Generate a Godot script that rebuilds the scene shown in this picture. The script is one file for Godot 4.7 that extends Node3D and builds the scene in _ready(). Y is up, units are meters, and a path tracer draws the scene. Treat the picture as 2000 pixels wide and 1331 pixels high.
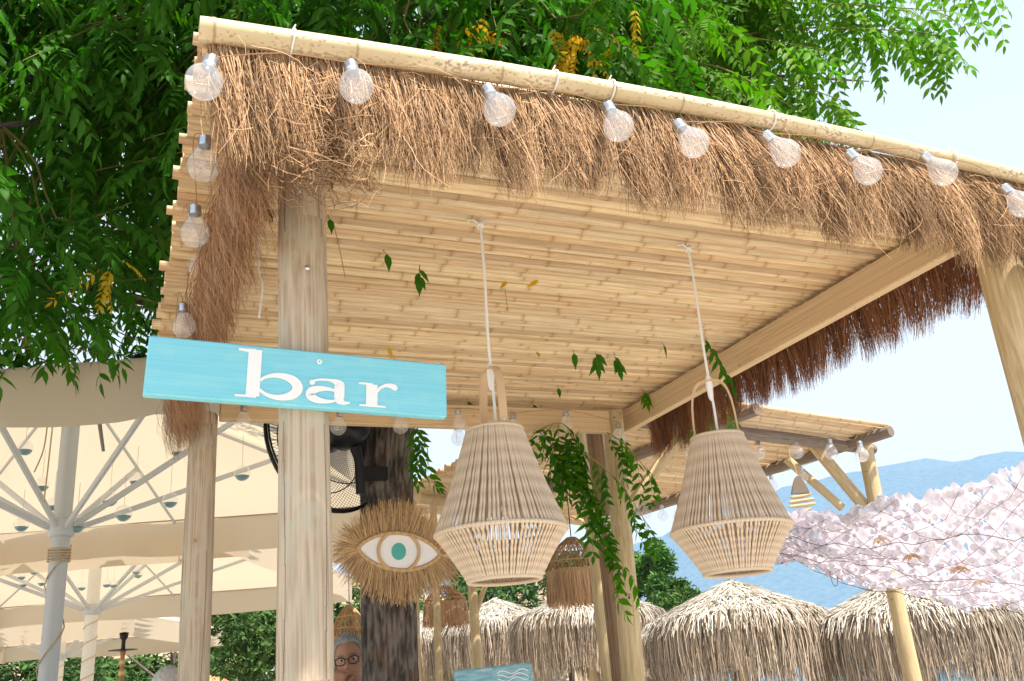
extends Node3D
# A beach bar: a bamboo-roofed pergola with rope lanterns, sign, string lights, a tree behind it, parasols and the bay.
# World axes: x runs along the front of the pergola, -z goes into the place, y is up, metres.

const FWD := Vector3(0.4, 0, -0.9165)     # the way the terrace runs, towards the bay
const SIDE := Vector3(0.9165, 0, 0.4)
var names := {}
var M := {}
var rng := RandomNumberGenerator.new()

class MB:
	var v := PackedVector3Array()
	var n := PackedVector3Array()
	var uv := PackedVector2Array()
	var c := PackedColorArray()
	var i := PackedInt32Array()
	func vert(p: Vector3, nn: Vector3, u: Vector2, col: Color) -> int:
		v.append(p); n.append(nn); uv.append(u); c.append(col)
		return v.size() - 1
	func tri(a: int, b: int, d: int) -> void:   # turned so that it is clockwise seen from the side of its normals
		if (v[b] - v[a]).cross(v[d] - v[a]).dot(n[a] + n[b] + n[d]) > 0.0:
			i.append(a); i.append(d); i.append(b)
		else:
			i.append(a); i.append(b); i.append(d)
	func quad(a: int, b: int, d: int, e: int) -> void:
		tri(a, b, d); tri(a, d, e)
	func flat(p: Array, col := Color.WHITE, s := 1.0) -> void:   # a flat polygon fan with its own normal
		var nn: Vector3 = (p[2] - p[0]).cross(p[1] - p[0]).normalized()
		var ax: Vector3 = (p[1] - p[0]).normalized()
		var ay := nn.cross(ax)
		var first := v.size()
		for q in p:
			vert(q, nn, Vector2((q - p[0]).dot(ax), (q - p[0]).dot(ay)) * s, col)
		for k in range(1, p.size() - 1):
			tri(first, first + k, first + k + 1)
	func tube(pts: Array, rads: Array, sides := 8, cols: Array = [], caps := true, turn := 0.0, vs := 1.0) -> void:
		var t: Vector3 = (pts[1] - pts[0]).normalized()
		var a := t.cross(Vector3.UP if absf(t.y) < 0.9 else Vector3.RIGHT).normalized()
		var along := 0.0
		var first := v.size()
		var m := pts.size()
		var a0 := a
		for k in m:
			if k > 0:
				along += pts[k].distance_to(pts[k - 1])
			t = (pts[mini(k + 1, m - 1)] - pts[maxi(k - 1, 0)]).normalized()
			a = (a - t * a.dot(t)).normalized()
			if k == 0: a0 = a
			var b := t.cross(a)
			var r: float = rads[k] if rads.size() > 1 else rads[0]
			var col: Color = Color.WHITE if cols.is_empty() else (cols[k] if cols.size() > 1 else cols[0])
			for s in sides + 1:
				var g := TAU * s / sides + turn
				var d := a * cos(g) + b * sin(g)
				vert(pts[k] + d * r, d, Vector2(float(s) / sides, along * vs), col)
		var w := sides + 1
		for k in m - 1:
			for s in sides:
				var q := first + k * w + s
				quad(q, q + 1, q + w + 1, q + w)
		if caps:
			for e in [0, m - 1]:
				var nn: Vector3 = (pts[0] - pts[1]).normalized() if e == 0 else (pts[m - 1] - pts[m - 2]).normalized()
				var cc := vert(pts[e], nn, Vector2(0.5, 0.5), c[first + e * w])
				for s in sides:
					var p1 := vert(v[first + e * w + s], nn, Vector2(0.5, 0.5), c[first + e * w])
					var p2 := vert(v[first + e * w + s + 1], nn, Vector2(0.5, 0.5), c[first + e * w])
					tri(cc, p1, p2)
	func lathe(at: Vector3, prof: Array, sides := 16, basis := Basis(), cols: Array = []) -> void:   # prof: Vector2(radius, height)
		var first := v.size()
		var m := prof.size()
		for k in m:
			var d: Vector2 = (prof[mini(k + 1, m - 1)] - prof[maxi(k - 1, 0)])
			var nn2 := Vector2(d.y, -d.x).normalized()
			for s in sides + 1:
				var g := TAU * s / sides
				var out := Vector3(cos(g), 0, sin(g))
				var p: Vector3 = out * prof[k].x + Vector3.UP * prof[k].y
				var nn := out * nn2.x + Vector3.UP * nn2.y
				vert(at + basis * p, (basis * nn).normalized(), Vector2(float(s) / sides, prof[k].y), Color.WHITE if cols.is_empty() else cols[k])
		for k in m - 1:
			for s in sides:
				var q := first + k * (sides + 1) + s
				quad(q, q + 1, q + sides + 2, q + sides + 1)
	func box(at: Vector3, size: Vector3, basis := Basis(), bevel := 0.004, col := Color.WHITE, vs := 1.0) -> void:   # a bevelled box
		var h := size / 2.0
		var b: float = minf(bevel, minf(h.x, minf(h.y, h.z)) * 0.45)
		var ax := [Vector3.RIGHT, Vector3.UP, Vector3.BACK]
		for k in 3:
			for s in [-1.0, 1.0]:
				var u: Vector3 = ax[(k + 1) % 3]
				var w: Vector3 = ax[(k + 2) % 3]
				var n0: Vector3 = ax[k] * s
				var hu: float = absf(u.dot(h)) - b
				var hw: float = absf(w.dot(h)) - b
				var o: Vector3 = n0 * absf(n0.dot(h))
				var long: Vector3 = u if hu > hw else w
				var q := []
				for e in [[-1, -1], [1, -1], [1, 1], [-1, 1]]:
					var p: Vector3 = o + u * hu * e[0] + w * hw * e[1]
					q.append(vert(at + basis * p, basis * n0, Vector2(p.dot(w if long == u else u) * 2.0 + 0.31 * k, p.dot(long)) * vs, col))
				quad(q[0], q[1], q[2], q[3])
				# the bevels towards the two next faces
				for s2 in [-1.0, 1.0]:
					var n2: Vector3 = u * s2
					var nn: Vector3 = (n0 + n2).normalized()
					var r := []
					for e in [-1.0, 1.0]:
						r.append(vert(at + basis * (o + n2 * hu + w * hw * e), basis * nn, Vector2(hw * e, 0), col))
					for e in [1.0, -1.0]:
						r.append(vert(at + basis * (n0 * (absf(n0.dot(h)) - b) + n2 * (hu + b) + w * hw * e), basis * nn, Vector2(hw * e, 0.01), col))
					quad(r[0], r[1], r[2], r[3])
		for sx in [-1.0, 1.0]:
			for sy in [-1.0, 1.0]:
				for sz in [-1.0, 1.0]:
					var sg := Vector3(sx, sy, sz)
					var nn := basis * (sg.normalized())
					var r := []
					for k in 3:
						var p := (h - Vector3(b, b, b)) * sg
						p[k] = h[k] * sg[k]
						r.append(vert(at + basis * p, nn, Vector2.ZERO, col))
					tri(r[0], r[1], r[2])
	func ribbon(pts: Array, w0: float, w1: float, side: Vector3, nn: Vector3, col: Color, col2: Color) -> void:
		var first := v.size()
		var m := pts.size()
		for k in m:
			var f := float(k) / (m - 1)
			var t: Vector3 = (pts[mini(k + 1, m - 1)] - pts[maxi(k - 1, 0)])
			var s := (side - t * (side.dot(t) / maxf(t.length_squared(), 1e-9))).normalized() * lerpf(w0, w1, f) * 0.5
			var cc := col.lerp(col2, f)
			vert(pts[k] - s, nn, Vector2(0, f), cc)
			vert(pts[k] + s, nn, Vector2(1, f), cc)
		for k in m - 1:
			var q := first + k * 2
			quad(q, q + 1, q + 3, q + 2)
	func add(o: MB, x: Transform3D) -> void:
		var first := v.size()
		for k in o.v.size():
			v.append(x * o.v[k]); n.append((x.basis * o.n[k]).normalized()); uv.append(o.uv[k]); c.append(o.c[k])
		for k in o.i:
			i.append(first + k)
	func mesh(base := Vector3.ZERO) -> ArrayMesh:
		var a := []
		a.resize(Mesh.ARRAY_MAX)
		var vv := v
		if base != Vector3.ZERO:
			vv = PackedVector3Array()
			vv.resize(v.size())
			for k in v.size():
				vv[k] = v[k] - base
		a[Mesh.ARRAY_VERTEX] = vv
		a[Mesh.ARRAY_NORMAL] = n
		a[Mesh.ARRAY_TEX_UV] = uv
		a[Mesh.ARRAY_COLOR] = c
		a[Mesh.ARRAY_INDEX] = i
		var am := ArrayMesh.new()
		am.add_surface_from_arrays(Mesh.PRIMITIVE_TRIANGLES, a)
		return am


func numbered(called: String, parent: Node) -> String:
	var key := str(parent.get_instance_id()) + called
	var k: int = names.get(key, 0)
	names[key] = k + 1
	return called if k == 0 else "%s_%03d" % [called, k]

func tag(o: Node, label := "", category := "", group := "", kind := "") -> Node:
	if label: o.set_meta("label", label)
	if category: o.set_meta("category", category)
	if group: o.set_meta("group", group)
	if kind: o.set_meta("kind", kind)
	return o

func thing(called: String, label: String, category: String, at := Vector3.ZERO, group := "") -> Node3D:
	var o := Node3D.new()
	o.name = numbered(called, self)
	add_child(o, true)
	o.position = at
	tag(o, label, category, group)
	return o

func base_of(p: Node) -> Vector3:
	while p != self and p.get_parent() != self:
		p = p.get_parent()
	return Vector3.ZERO if p == self else (p as Node3D).position

func part(called: String, mb: MB, mat: Material, parent: Node = self, kind := "") -> MeshInstance3D:   # a mesh given in world coordinates
	var o := MeshInstance3D.new()
	o.mesh = mb.mesh(base_of(parent))
	o.material_override = mat
	o.name = numbered(called, parent)
	parent.add_child(o, true)
	if kind: o.set_meta("kind", kind)
	return o

func put(called: String, mesh: Mesh, mat: Material, parent: Node, x: Transform3D) -> MeshInstance3D:   # a shared mesh at a place in world coordinates
	var o := MeshInstance3D.new()
	o.mesh = mesh
	o.material_override = mat
	o.name = numbered(called, parent)
	parent.add_child(o, true)
	o.transform = Transform3D(x.basis, x.origin - base_of(parent))
	return o

func copy(o: Node3D, label := "", at := Vector3.ZERO, turn := 0.0, size := 1.0) -> Node3D:
	var c: Node3D = o.duplicate()
	c.name = numbered(String(o.name).rstrip("0123456789").trim_suffix("_"), self)
	add_child(c, true)
	c.transform = Transform3D(Basis(Vector3.UP, turn).scaled(Vector3.ONE * size), at)
	if label: c.set_meta("label", label)
	return c

func structure(called: String, mb: MB, mat: Material) -> MeshInstance3D:
	return part(called, mb, mat, self, "structure")

func multi(called: String, mesh: Mesh, mat: Material, xs: Array, parent: Node, cols: Array = []) -> MultiMeshInstance3D:
	var mm := MultiMesh.new()
	mm.transform_format = MultiMesh.TRANSFORM_3D
	mm.use_colors = not cols.is_empty()
	mm.mesh = mesh
	mm.instance_count = xs.size()
	var b := base_of(parent)
	for k in xs.size():
		var x: Transform3D = xs[k]
		mm.set_instance_transform(k, Transform3D(x.basis, x.origin - b))
		if not cols.is_empty(): mm.set_instance_color(k, cols[k])
	var o := MultiMeshInstance3D.new()
	o.multimesh = mm
	o.material_override = mat
	o.name = numbered(called, parent)
	parent.add_child(o, true)
	o.set_meta("kind", "stuff")
	return o

func mat(called: String, col: Color, rough := 0.8, tint := true) -> StandardMaterial3D:   # col is a linear base colour
	var m := StandardMaterial3D.new()
	m.resource_name = called
	m.albedo_color = col.linear_to_srgb()
	m.roughness = rough
	m.vertex_color_use_as_albedo = tint
	m.metallic_specular = 0.35
	M[called] = m
	return m

func rf(a: float, b: float) -> float:
	return rng.randf_range(a, b)

func rv(s := 1.0) -> Vector3:
	return Vector3(rng.randf_range(-s, s), rng.randf_range(-s, s), rng.randf_range(-s, s))

func noise(sd: int, freq: float, oct := 3) -> FastNoiseLite:
	var f := FastNoiseLite.new()
	f.seed = sd
	f.frequency = freq
	f.fractal_octaves = oct
	f.noise_type = FastNoiseLite.TYPE_SIMPLEX_SMOOTH
	return f

func grain_image(w: int, h: int, sd: int, along: float, across: float, fn: Callable) -> ImageTexture:   # fn(streak, blotch, u, v) -> Color, tiled round u
	var im := Image.create(w, h, false, Image.FORMAT_RGB8)
	var f := noise(sd, 1.0, 4)
	var g := noise(sd + 1, 1.0, 3)
	for y in h:
		for x in w:
			var a := TAU * x / w
			var b := TAU * y / h
			var p := Vector3(cos(a) * across, sin(a) * across, y * along / h + 0.35 * sin(b))
			var q := Vector3(cos(a) * 0.8, sin(a) * 0.8, cos(b) * 1.2 + 4.0 * sin(b) * 0.3)
			im.set_pixel(x, y, fn.call(f.get_noise_3dv(p), g.get_noise_3dv(q), float(x) / w, float(y) / h))
	im.generate_mipmaps()
	return ImageTexture.create_from_image(im)

func curve_pts(p: Array, m: int) -> Array:   # a smooth line through points
	var r := []
	var k := p.size() - 1
	for j in m:
		var t := float(j) / (m - 1) * k
		var s := mini(int(t), k - 1)
		var f := t - s
		var a: Vector3 = p[maxi(s - 1, 0)]
		var d: Vector3 = p[mini(s + 2, k)]
		r.append((p[s] as Vector3).cubic_interpolate(p[s + 1], a, d, f))
	return r

func at(l: float, f: float, y := 0.0) -> Vector3:   # terrace coordinates: metres to the side, metres on
	return SIDE * l + FWD * f + Vector3.UP * y


func _ready() -> void:
	var cam := Camera3D.new()
	cam.name = "camera"
	cam.fov = 39.85
	cam.near = 0.05
	cam.far = 9000.0
	add_child(cam)
	cam.transform = Transform3D(Basis(Vector3(0.925, -0.073, 0.373), Vector3(-0.066, 0.936, 0.347), Vector3(-0.375, -0.345, 0.860)).orthonormalized(), Vector3(0, 1.2, 0))
	cam.current = true

	var sky := ProceduralSkyMaterial.new()
	sky.sky_top_color = Color(0.50, 0.62, 0.72)
	sky.sky_horizon_color = Color(0.715, 0.735, 0.745)
	sky.sky_curve = 0.9
	sky.ground_bottom_color = Color(0.45, 0.43, 0.40)
	sky.ground_horizon_color = Color(0.55, 0.58, 0.60)
	sky.sky_energy_multiplier = 1.0
	sky.ground_energy_multiplier = 1.0
	var env := Environment.new()
	env.background_mode = Environment.BG_SKY
	env.sky = Sky.new()
	env.sky.sky_material = sky
	env.tonemap_mode = Environment.TONE_MAPPER_LINEAR
	env.tonemap_exposure = 2.4
	env.sdfgi_enabled = true
	env.ssao_enabled = true
	env.ssil_enabled = true
	env.fog_enabled = true
	env.fog_light_color = Color(0.62, 0.78, 1.0)
	env.fog_density = 0.00012
	var we := WorldEnvironment.new()
	we.name = "world_environment"
	we.environment = env
	add_child(we)
	var sun := DirectionalLight3D.new()
	sun.name = "sun"
	sun.light_energy = 1.45
	sun.light_color = Color(1.0, 0.955, 0.88)
	sun.light_angular_distance = 0.5
	sun.shadow_enabled = true
	add_child(sun)
	# high, from the right and a little from behind the viewer
	sun.look_at_from_position(Vector3.ZERO, -(Vector3(0.43, 0, 0.9).normalized() * cos(deg_to_rad(66)) + Vector3.UP * sin(deg_to_rad(66))), Vector3.FORWARD)
	rng.seed = 7
	materials()
	land()
	pergola()
	far_pergola()
	parasols()
	thatch_parasols()
	tree()
	net_canopy()
	lanterns()
	lights()
	sign_board()
	eye_ornament()
	fan()
	small_things()
	people()
	street()

func materials() -> void:
	# wood: round posts, sawn beams, canes, bark
	var post := func(s: float, b: float, u: float, v: float) -> Color:
		var k := smoothstep(-0.45, 0.5, s)
		var c := Color(0.37, 0.285, 0.205).lerp(Color(0.57, 0.46, 0.35), k)
		c = c.lerp(Color(0.52, 0.45, 0.36), clampf(0.12 + b * 1.2, 0.0, 0.6))
		c = c.lerp(Color(0.40, 0.46, 0.35), clampf((b - 0.22) * 1.0, 0.0, 0.22))
		for kn in [Vector2(0.3, 0.22), Vector2(0.78, 0.55), Vector2(0.55, 0.85), Vector2(0.05, 0.7)]:
			var d := Vector2((u - kn.x) * 0.42, (v - kn.y) * 1.2)
			var r := d.length()
			c = c.lerp(Color(0.22, 0.12, 0.06), clampf(1.0 - r / 0.012, 0.0, 0.8))
			c = c.lerp(Color(0.45, 0.28, 0.14), clampf((1.0 - r / 0.045) * (0.5 + 0.5 * sin(r * 900.0)), 0.0, 0.5))
		for cr in [0.13, 0.41, 0.63, 0.9]:
			var w := absf(u - cr - 0.012 * sin(v * 9.0 + cr * 40.0))
			if w < 0.004 and sin(v * 6.2 + cr * 70.0) > -0.2: c = c.lerp(Color(0.10, 0.065, 0.04), 0.75)
		return c.linear_to_srgb()
	var m := mat("post_wood", Color.WHITE, 0.75)
	m.albedo_texture = grain_image(256, 1024, 11, 3.0, 6.0, post)
	m.uv1_scale = Vector3(1, 0.8, 1)
	var fresh := func(s: float, b: float, u: float, v: float) -> Color:
		var c := Color(0.47, 0.345, 0.19).lerp(Color(0.66, 0.52, 0.32), smoothstep(-0.5, 0.5, s))
		c = c.lerp(Color(0.47, 0.40, 0.22), clampf(b, 0.0, 0.5))
		for kn in [Vector2(0.3, 0.3), Vector2(0.7, 0.62), Vector2(0.1, 0.87)]:
			var r := Vector2((u - kn.x) * 0.3, v - kn.y).length()
			c = c.lerp(Color(0.2, 0.11, 0.05), clampf(1.0 - r / 0.01, 0.0, 0.85))
		return c.linear_to_srgb()
	m = mat("fresh_log", Color.WHITE, 0.7)
	m.albedo_texture = grain_image(128, 512, 21, 4.0, 5.0, fresh)
	var beam := func(s: float, b: float, u: float, v: float) -> Color:
		var c := Color(0.52, 0.35, 0.20).lerp(Color(0.74, 0.55, 0.36), smoothstep(-0.4, 0.45, s))
		c = c.lerp(Color(0.62, 0.47, 0.28), 0.35 + 0.3 * b)
		for kn in [Vector2(0.25, 0.15), Vector2(0.62, 0.38), Vector2(0.4, 0.73), Vector2(0.8, 0.9)]:
			var r := Vector2((u - kn.x) * 0.5, (v - kn.y) * 1.6).length()
			c = c.lerp(Color(0.30, 0.15, 0.07), clampf(1.0 - r / 0.013, 0.0, 0.8))
		return c.linear_to_srgb()
	m = mat("sawn_wood", Color.WHITE, 0.7)
	m.albedo_texture = grain_image(256, 1024, 31, 2.2, 6.0, beam)
	m.uv1_scale = Vector3(2.0, 0.62, 1)
	var cane := func(s: float, b: float, u: float, v: float) -> Color:
		var c := Color(0.66, 0.49, 0.29).lerp(Color(0.84, 0.67, 0.45), smoothstep(-0.5, 0.45, s))
		c = c.lerp(Color(0.55, 0.40, 0.26), clampf(b * 0.9 - 0.1, 0.0, 0.5))
		if s < -0.5: c = c.lerp(Color(0.30, 0.19, 0.11), 0.35)
		return c.linear_to_srgb()
	var ct := grain_image(128, 1024, 41, 9.0, 2.6, cane)
	for k in 4:
		m = mat("cane_%d" % k, [Color(0.92, 0.92, 0.94), Color(0.85, 0.77, 0.71), Color(1.0, 0.98, 0.95), Color(0.70, 0.63, 0.60)][k], 0.5)
		m.albedo_texture = ct
		m.uv1_scale = Vector3(1, 0.4, 1)
		m.uv1_offset = Vector3(0.23 * k, 0.31 * k, 0)
	var spotted := func(s: float, b: float, u: float, v: float) -> Color:
		var c := Color(0.60, 0.48, 0.30).lerp(Color(0.76, 0.64, 0.45), smoothstep(-0.4, 0.4, b))
		c = c.lerp(Color(0.24, 0.15, 0.10), smoothstep(0.10, 0.34, s + b * 0.5) * 0.72 * (0.35 + 0.65 * smoothstep(0.1, 0.5, absf(u - 0.5))))
		return c.linear_to_srgb()
	m = mat("bamboo_pole", Color.WHITE, 0.45)
	m.albedo_texture = grain_image(128, 1024, 51, 110.0, 2.6, spotted)
	m.uv1_scale = Vector3(1, 0.5, 1)
	var bark := func(s: float, b: float, u: float, v: float) -> Color:
		return Color(0.055, 0.046, 0.042).lerp(Color(0.20, 0.175, 0.155), smoothstep(-0.45, 0.5, s)).lerp(Color(0.16, 0.085, 0.05), clampf(b * 0.9, 0.0, 0.4)).linear_to_srgb()
	m = mat("bark", Color.WHITE, 0.95)
	m.albedo_texture = grain_image(256, 512, 61, 9.0, 5.0, bark)
	mat("grey_log", Color(0.50, 0.50, 0.53), 0.8).albedo_texture = M.post_wood.albedo_texture
	mat("post_brown", Color(0.55, 0.45, 0.37), 0.8).albedo_texture = M.post_wood.albedo_texture
	# fibres, ropes, cloth
	mat("coir", Color.WHITE, 0.8)
	M.coir.backlight_enabled = true
	M.coir.backlight = Color(0.35, 0.3, 0.25)
	m = mat("thatch", Color.WHITE, 0.75)
	m.backlight_enabled = true
	m.backlight = Color(0.3, 0.3, 0.28)
	m = mat("raffia", Color.WHITE, 0.7)
	m.backlight_enabled = true
	m.backlight = Color(0.3, 0.28, 0.22)
	mat("rope", Color(0.70, 0.57, 0.44), 0.9)
	mat("white_cord", Color(0.82, 0.82, 0.80), 0.6)
	mat("bent_wood", Color(0.62, 0.42, 0.25), 0.55)
	mat("twine", Color(0.55, 0.42, 0.27), 0.9)
	mat("thin_wire", Color(0.36, 0.20, 0.10), 0.4)
	m = mat("canvas", Color(0.63, 0.555, 0.455), 0.9)
	m.backlight_enabled = true
	m.backlight = Color(0.9, 0.88, 0.84)
	mat("seam_tape", Color(0.36, 0.28, 0.19), 0.9)
	m = mat("white_canvas", Color(0.80, 0.78, 0.74), 0.9)
	m.backlight_enabled = true
	m.backlight = Color(0.5, 0.5, 0.5)
	m = mat("net_cloth", Color.WHITE, 0.8)
	m.backlight_enabled = true
	m.backlight = Color(0.93, 0.91, 0.95)
	mat("net_line", Color(0.13, 0.09, 0.10), 0.8)
	mat("eye_cloth", Color(0.84, 0.84, 0.88), 0.85)
	mat("teal_cloth", Color(0.10, 0.43, 0.40), 0.8)
	# paint and metal
	var paint := func(s: float, b: float, u: float, v: float) -> Color:
		return Color(0.20, 0.58, 0.72).lerp(Color(0.25, 0.64, 0.76), smoothstep(-0.5, 0.6, s)).lerp(Color(0.30, 0.65, 0.72), clampf(b, 0.0, 0.35)).linear_to_srgb()
	m = mat("blue_paint", Color.WHITE, 0.75)
	m.albedo_texture = grain_image(256, 512, 71, 3.0, 8.0, paint)
	var worn := func(s: float, b: float, u: float, v: float) -> Color:
		return Color(0.16, 0.36, 0.45).lerp(Color(0.30, 0.52, 0.60), smoothstep(-0.4, 0.4, s)).lerp(Color(0.5, 0.6, 0.62), clampf((b - 0.1) * 1.5, 0.0, 0.6)).linear_to_srgb()
	m = mat("worn_blue_paint", Color.WHITE, 0.65)
	m.albedo_texture = grain_image(128, 256, 81, 6.0, 5.0, worn)
	mat("white_paint", Color(0.84, 0.84, 0.86), 0.5)
	mat("white_metal", Color(0.52, 0.55, 0.59), 0.4)
	mat("grey_plastic", Color(0.23, 0.22, 0.22), 0.5)
	mat("black_plastic", Color(0.012, 0.013, 0.016), 0.35)
	mat("steel", Color(0.62, 0.63, 0.66), 0.3).metallic = 0.9
	mat("copper_wire", Color(0.72, 0.52, 0.42), 0.3).metallic = 0.6
	m = mat("bulb_glass", Color(0.97, 0.96, 1.0, 0.20), 0.06, false)
	m.transparency = BaseMaterial3D.TRANSPARENCY_ALPHA
	m.metallic_specular = 0.7
	m = mat("clear_glass", Color(0.92, 0.94, 0.97, 0.13), 0.04, false)
	m.transparency = BaseMaterial3D.TRANSPARENCY_ALPHA
	m.metallic_specular = 0.6
	mat("teal_water", Color(0.08, 0.27, 0.34), 0.2)
	mat("amber", Color(0.62, 0.30, 0.05), 0.3)
	# leaves
	for k in 3:
		m = mat(["leaf", "lit_young_leaf", "yellow_leaf"][k], [Color(0.058, 0.180, 0.020), Color(0.13, 0.26, 0.016), Color(0.62, 0.44, 0.03)][k], 0.5)  # the second colour is brightened, for leaves that should look backlit
		m.metallic_specular = 0.22
		m.backlight_enabled = true
		m.backlight = [Color(0.75, 1.0, 0.18), Color(0.85, 1.2, 0.2), Color(0.9, 0.8, 0.3)][k]
	mat("young_twig", Color(0.20, 0.20, 0.09), 0.7)
	m = mat("far_leaf", Color(0.055, 0.12, 0.03), 0.7)
	m.backlight_enabled = true
	m.backlight = Color(0.4, 0.5, 0.15)
	mat("skin", Color(0.50, 0.27, 0.18), 0.55)
	mat("hair", Color(0.36, 0.35, 0.34), 0.8)
	mat("pale_hair", Color(0.62, 0.56, 0.50), 0.8)
	mat("shirt", Color(0.22, 0.26, 0.32), 0.9)
	mat("dark_frame", Color(0.02, 0.016, 0.014), 0.3)
	mat("terracotta_cloth", Color(0.62, 0.24, 0.13), 0.9)
	mat("car_paint", Color(0.72, 0.73, 0.75), 0.25)
	mat("dark_glass", Color(0.02, 0.025, 0.035), 0.1)
	mat("rubber", Color(0.02, 0.02, 0.02), 0.9)
	mat("plaster", Color(0.78, 0.62, 0.47), 0.9)
	mat("roof_tile", Color(0.50, 0.22, 0.12), 0.85)
	# ground
	m = mat("paving", Color(0.62, 0.57, 0.50), 0.9)
	m.albedo_texture = ramp_noise(5, 0.02, [Color(0.72, 0.72, 0.72), Color(1, 1, 1)])
	m.uv1_triplanar = true
	m.uv1_world_triplanar = true
	m.uv1_scale = Vector3.ONE * 0.5
	m = mat("hazed_scrub", Color.WHITE, 1.0)
	m.albedo_texture = ramp_noise(9, 0.035, [Color(0.30, 0.40, 0.46), Color(0.345, 0.445, 0.52), Color(0.38, 0.475, 0.55), Color(0.43, 0.51, 0.57)])  # the blue of distance haze is painted into the scrub colours
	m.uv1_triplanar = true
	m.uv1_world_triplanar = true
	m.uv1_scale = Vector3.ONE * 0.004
	m = mat("dry_earth", Color.WHITE, 1.0)
	m.albedo_texture = ramp_noise(13, 0.03, [Color(0.42, 0.36, 0.30), Color(0.62, 0.54, 0.46), Color(0.78, 0.70, 0.60)])
	m.uv1_triplanar = true
	m.uv1_world_triplanar = true
	m.uv1_scale = Vector3.ONE * 0.08
	m = mat("sea", Color(0.03, 0.16, 0.24), 0.12)
	var nt := NoiseTexture2D.new()
	nt.noise = noise(17, 0.03, 4)
	nt.seamless = true
	nt.as_normal_map = true
	nt.width = 512
	nt.height = 512
	m.normal_enabled = true
	m.normal_texture = nt
	m.uv1_triplanar = true
	m.uv1_world_triplanar = true
	m.uv1_scale = Vector3.ONE * 0.15

func ramp_noise(sd: int, freq: float, cols: Array) -> NoiseTexture2D:
	var t := NoiseTexture2D.new()
	t.noise = noise(sd, freq, 5)
	t.seamless = true
	t.width = 512
	t.height = 512
	var g := Gradient.new()
	g.offsets = PackedFloat32Array()
	g.colors = PackedColorArray()
	var o := PackedFloat32Array()
	var c := PackedColorArray()
	for k in cols.size():
		o.append(float(k) / (cols.size() - 1))
		c.append(cols[k])
	g.offsets = o
	g.colors = c
	t.color_ramp = g
	return t

func ground_height(p: Vector3) -> float:
	var l := p.dot(SIDE)
	var f := p.dot(FWD)
	var q := l * 0.8 + f * 0.25 if l > -20.0 else -9.0
	var h := -1.0 * smoothstep(3.0, 5.2, q) - 2.5 * smoothstep(7.5, 13.0, q)
	return h if f > 3.0 else 0.0

func land() -> void:
	var mb := MB.new()
	var steps := []
	for k in 61:
		var t := (k - 30) / 30.0
		steps.append(signf(t) * (absf(t) * 30.0 + pow(absf(t), 5.0) * 300.0))
	for a in steps:
		for b in steps:
			var p := at(a, b)
			p.y = ground_height(p)
			mb.vert(p, Vector3.UP, Vector2(a, b), Color.WHITE)
	for a in 60:
		for b in 60:
			mb.quad(a * 61 + b, a * 61 + b + 1, (a + 1) * 61 + b + 1, (a + 1) * 61 + b)
	structure("ground", mb, M.paving)
	mb = MB.new()
	mb.flat([at(-3000, -500, -1.6), at(5000, -500, -1.6), at(5000, 5200, -1.6), at(-3000, 5200, -1.6)])
	structure("sea", mb, M.sea)
	# the far shore: a ridge of hills across the bay
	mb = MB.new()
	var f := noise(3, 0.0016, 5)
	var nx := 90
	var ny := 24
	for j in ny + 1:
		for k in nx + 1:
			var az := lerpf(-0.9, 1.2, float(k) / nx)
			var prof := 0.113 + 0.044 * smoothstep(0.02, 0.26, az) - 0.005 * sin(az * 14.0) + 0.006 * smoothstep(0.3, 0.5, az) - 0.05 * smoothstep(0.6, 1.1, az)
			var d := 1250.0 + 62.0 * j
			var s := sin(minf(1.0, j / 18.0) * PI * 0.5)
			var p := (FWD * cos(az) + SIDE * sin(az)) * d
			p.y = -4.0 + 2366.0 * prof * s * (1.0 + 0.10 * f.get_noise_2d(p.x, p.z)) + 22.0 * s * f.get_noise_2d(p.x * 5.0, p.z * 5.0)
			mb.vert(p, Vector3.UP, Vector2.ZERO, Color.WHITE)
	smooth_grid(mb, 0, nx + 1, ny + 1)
	structure("far_hills", mb, M.hazed_scrub)
	# the near headland with dry earth behind the beach
	mb = MB.new()
	for j in 25:
		for k in 41:
			var l := lerpf(-34.0, 14.0, k / 40.0)
			var fw := lerpf(44.0, 92.0, j / 24.0)
			var p := at(l, fw)
			var e := smoothstep(14.0, 2.0, l) * smoothstep(44.0, 66.0, fw)
			p.y = -2.2 + 11.0 * e * (0.85 + 0.5 * f.get_noise_2d(p.x * 40.0, p.z * 40.0))
			mb.vert(p, Vector3.UP, Vector2.ZERO, Color.WHITE)
	smooth_grid(mb, 0, 41, 25)
	structure("headland", mb, M.dry_earth)

func smooth_grid(mb: MB, first: int, w: int, h: int) -> void:
	for j in h:
		for k in w:
			var q := first + j * w + k
			var dx: Vector3 = mb.v[first + j * w + mini(k + 1, w - 1)] - mb.v[first + j * w + maxi(k - 1, 0)]
			var dz: Vector3 = mb.v[first + mini(j + 1, h - 1) * w + k] - mb.v[first + maxi(j - 1, 0) * w + k]
			var nn := dx.cross(dz).normalized()
			mb.n[q] = nn if nn.y > 0.0 else -nn
	for j in h - 1:
		for k in w - 1:
			var q := first + j * w + k
			mb.quad(q, q + 1, q + w + 1, q + w)

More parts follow.
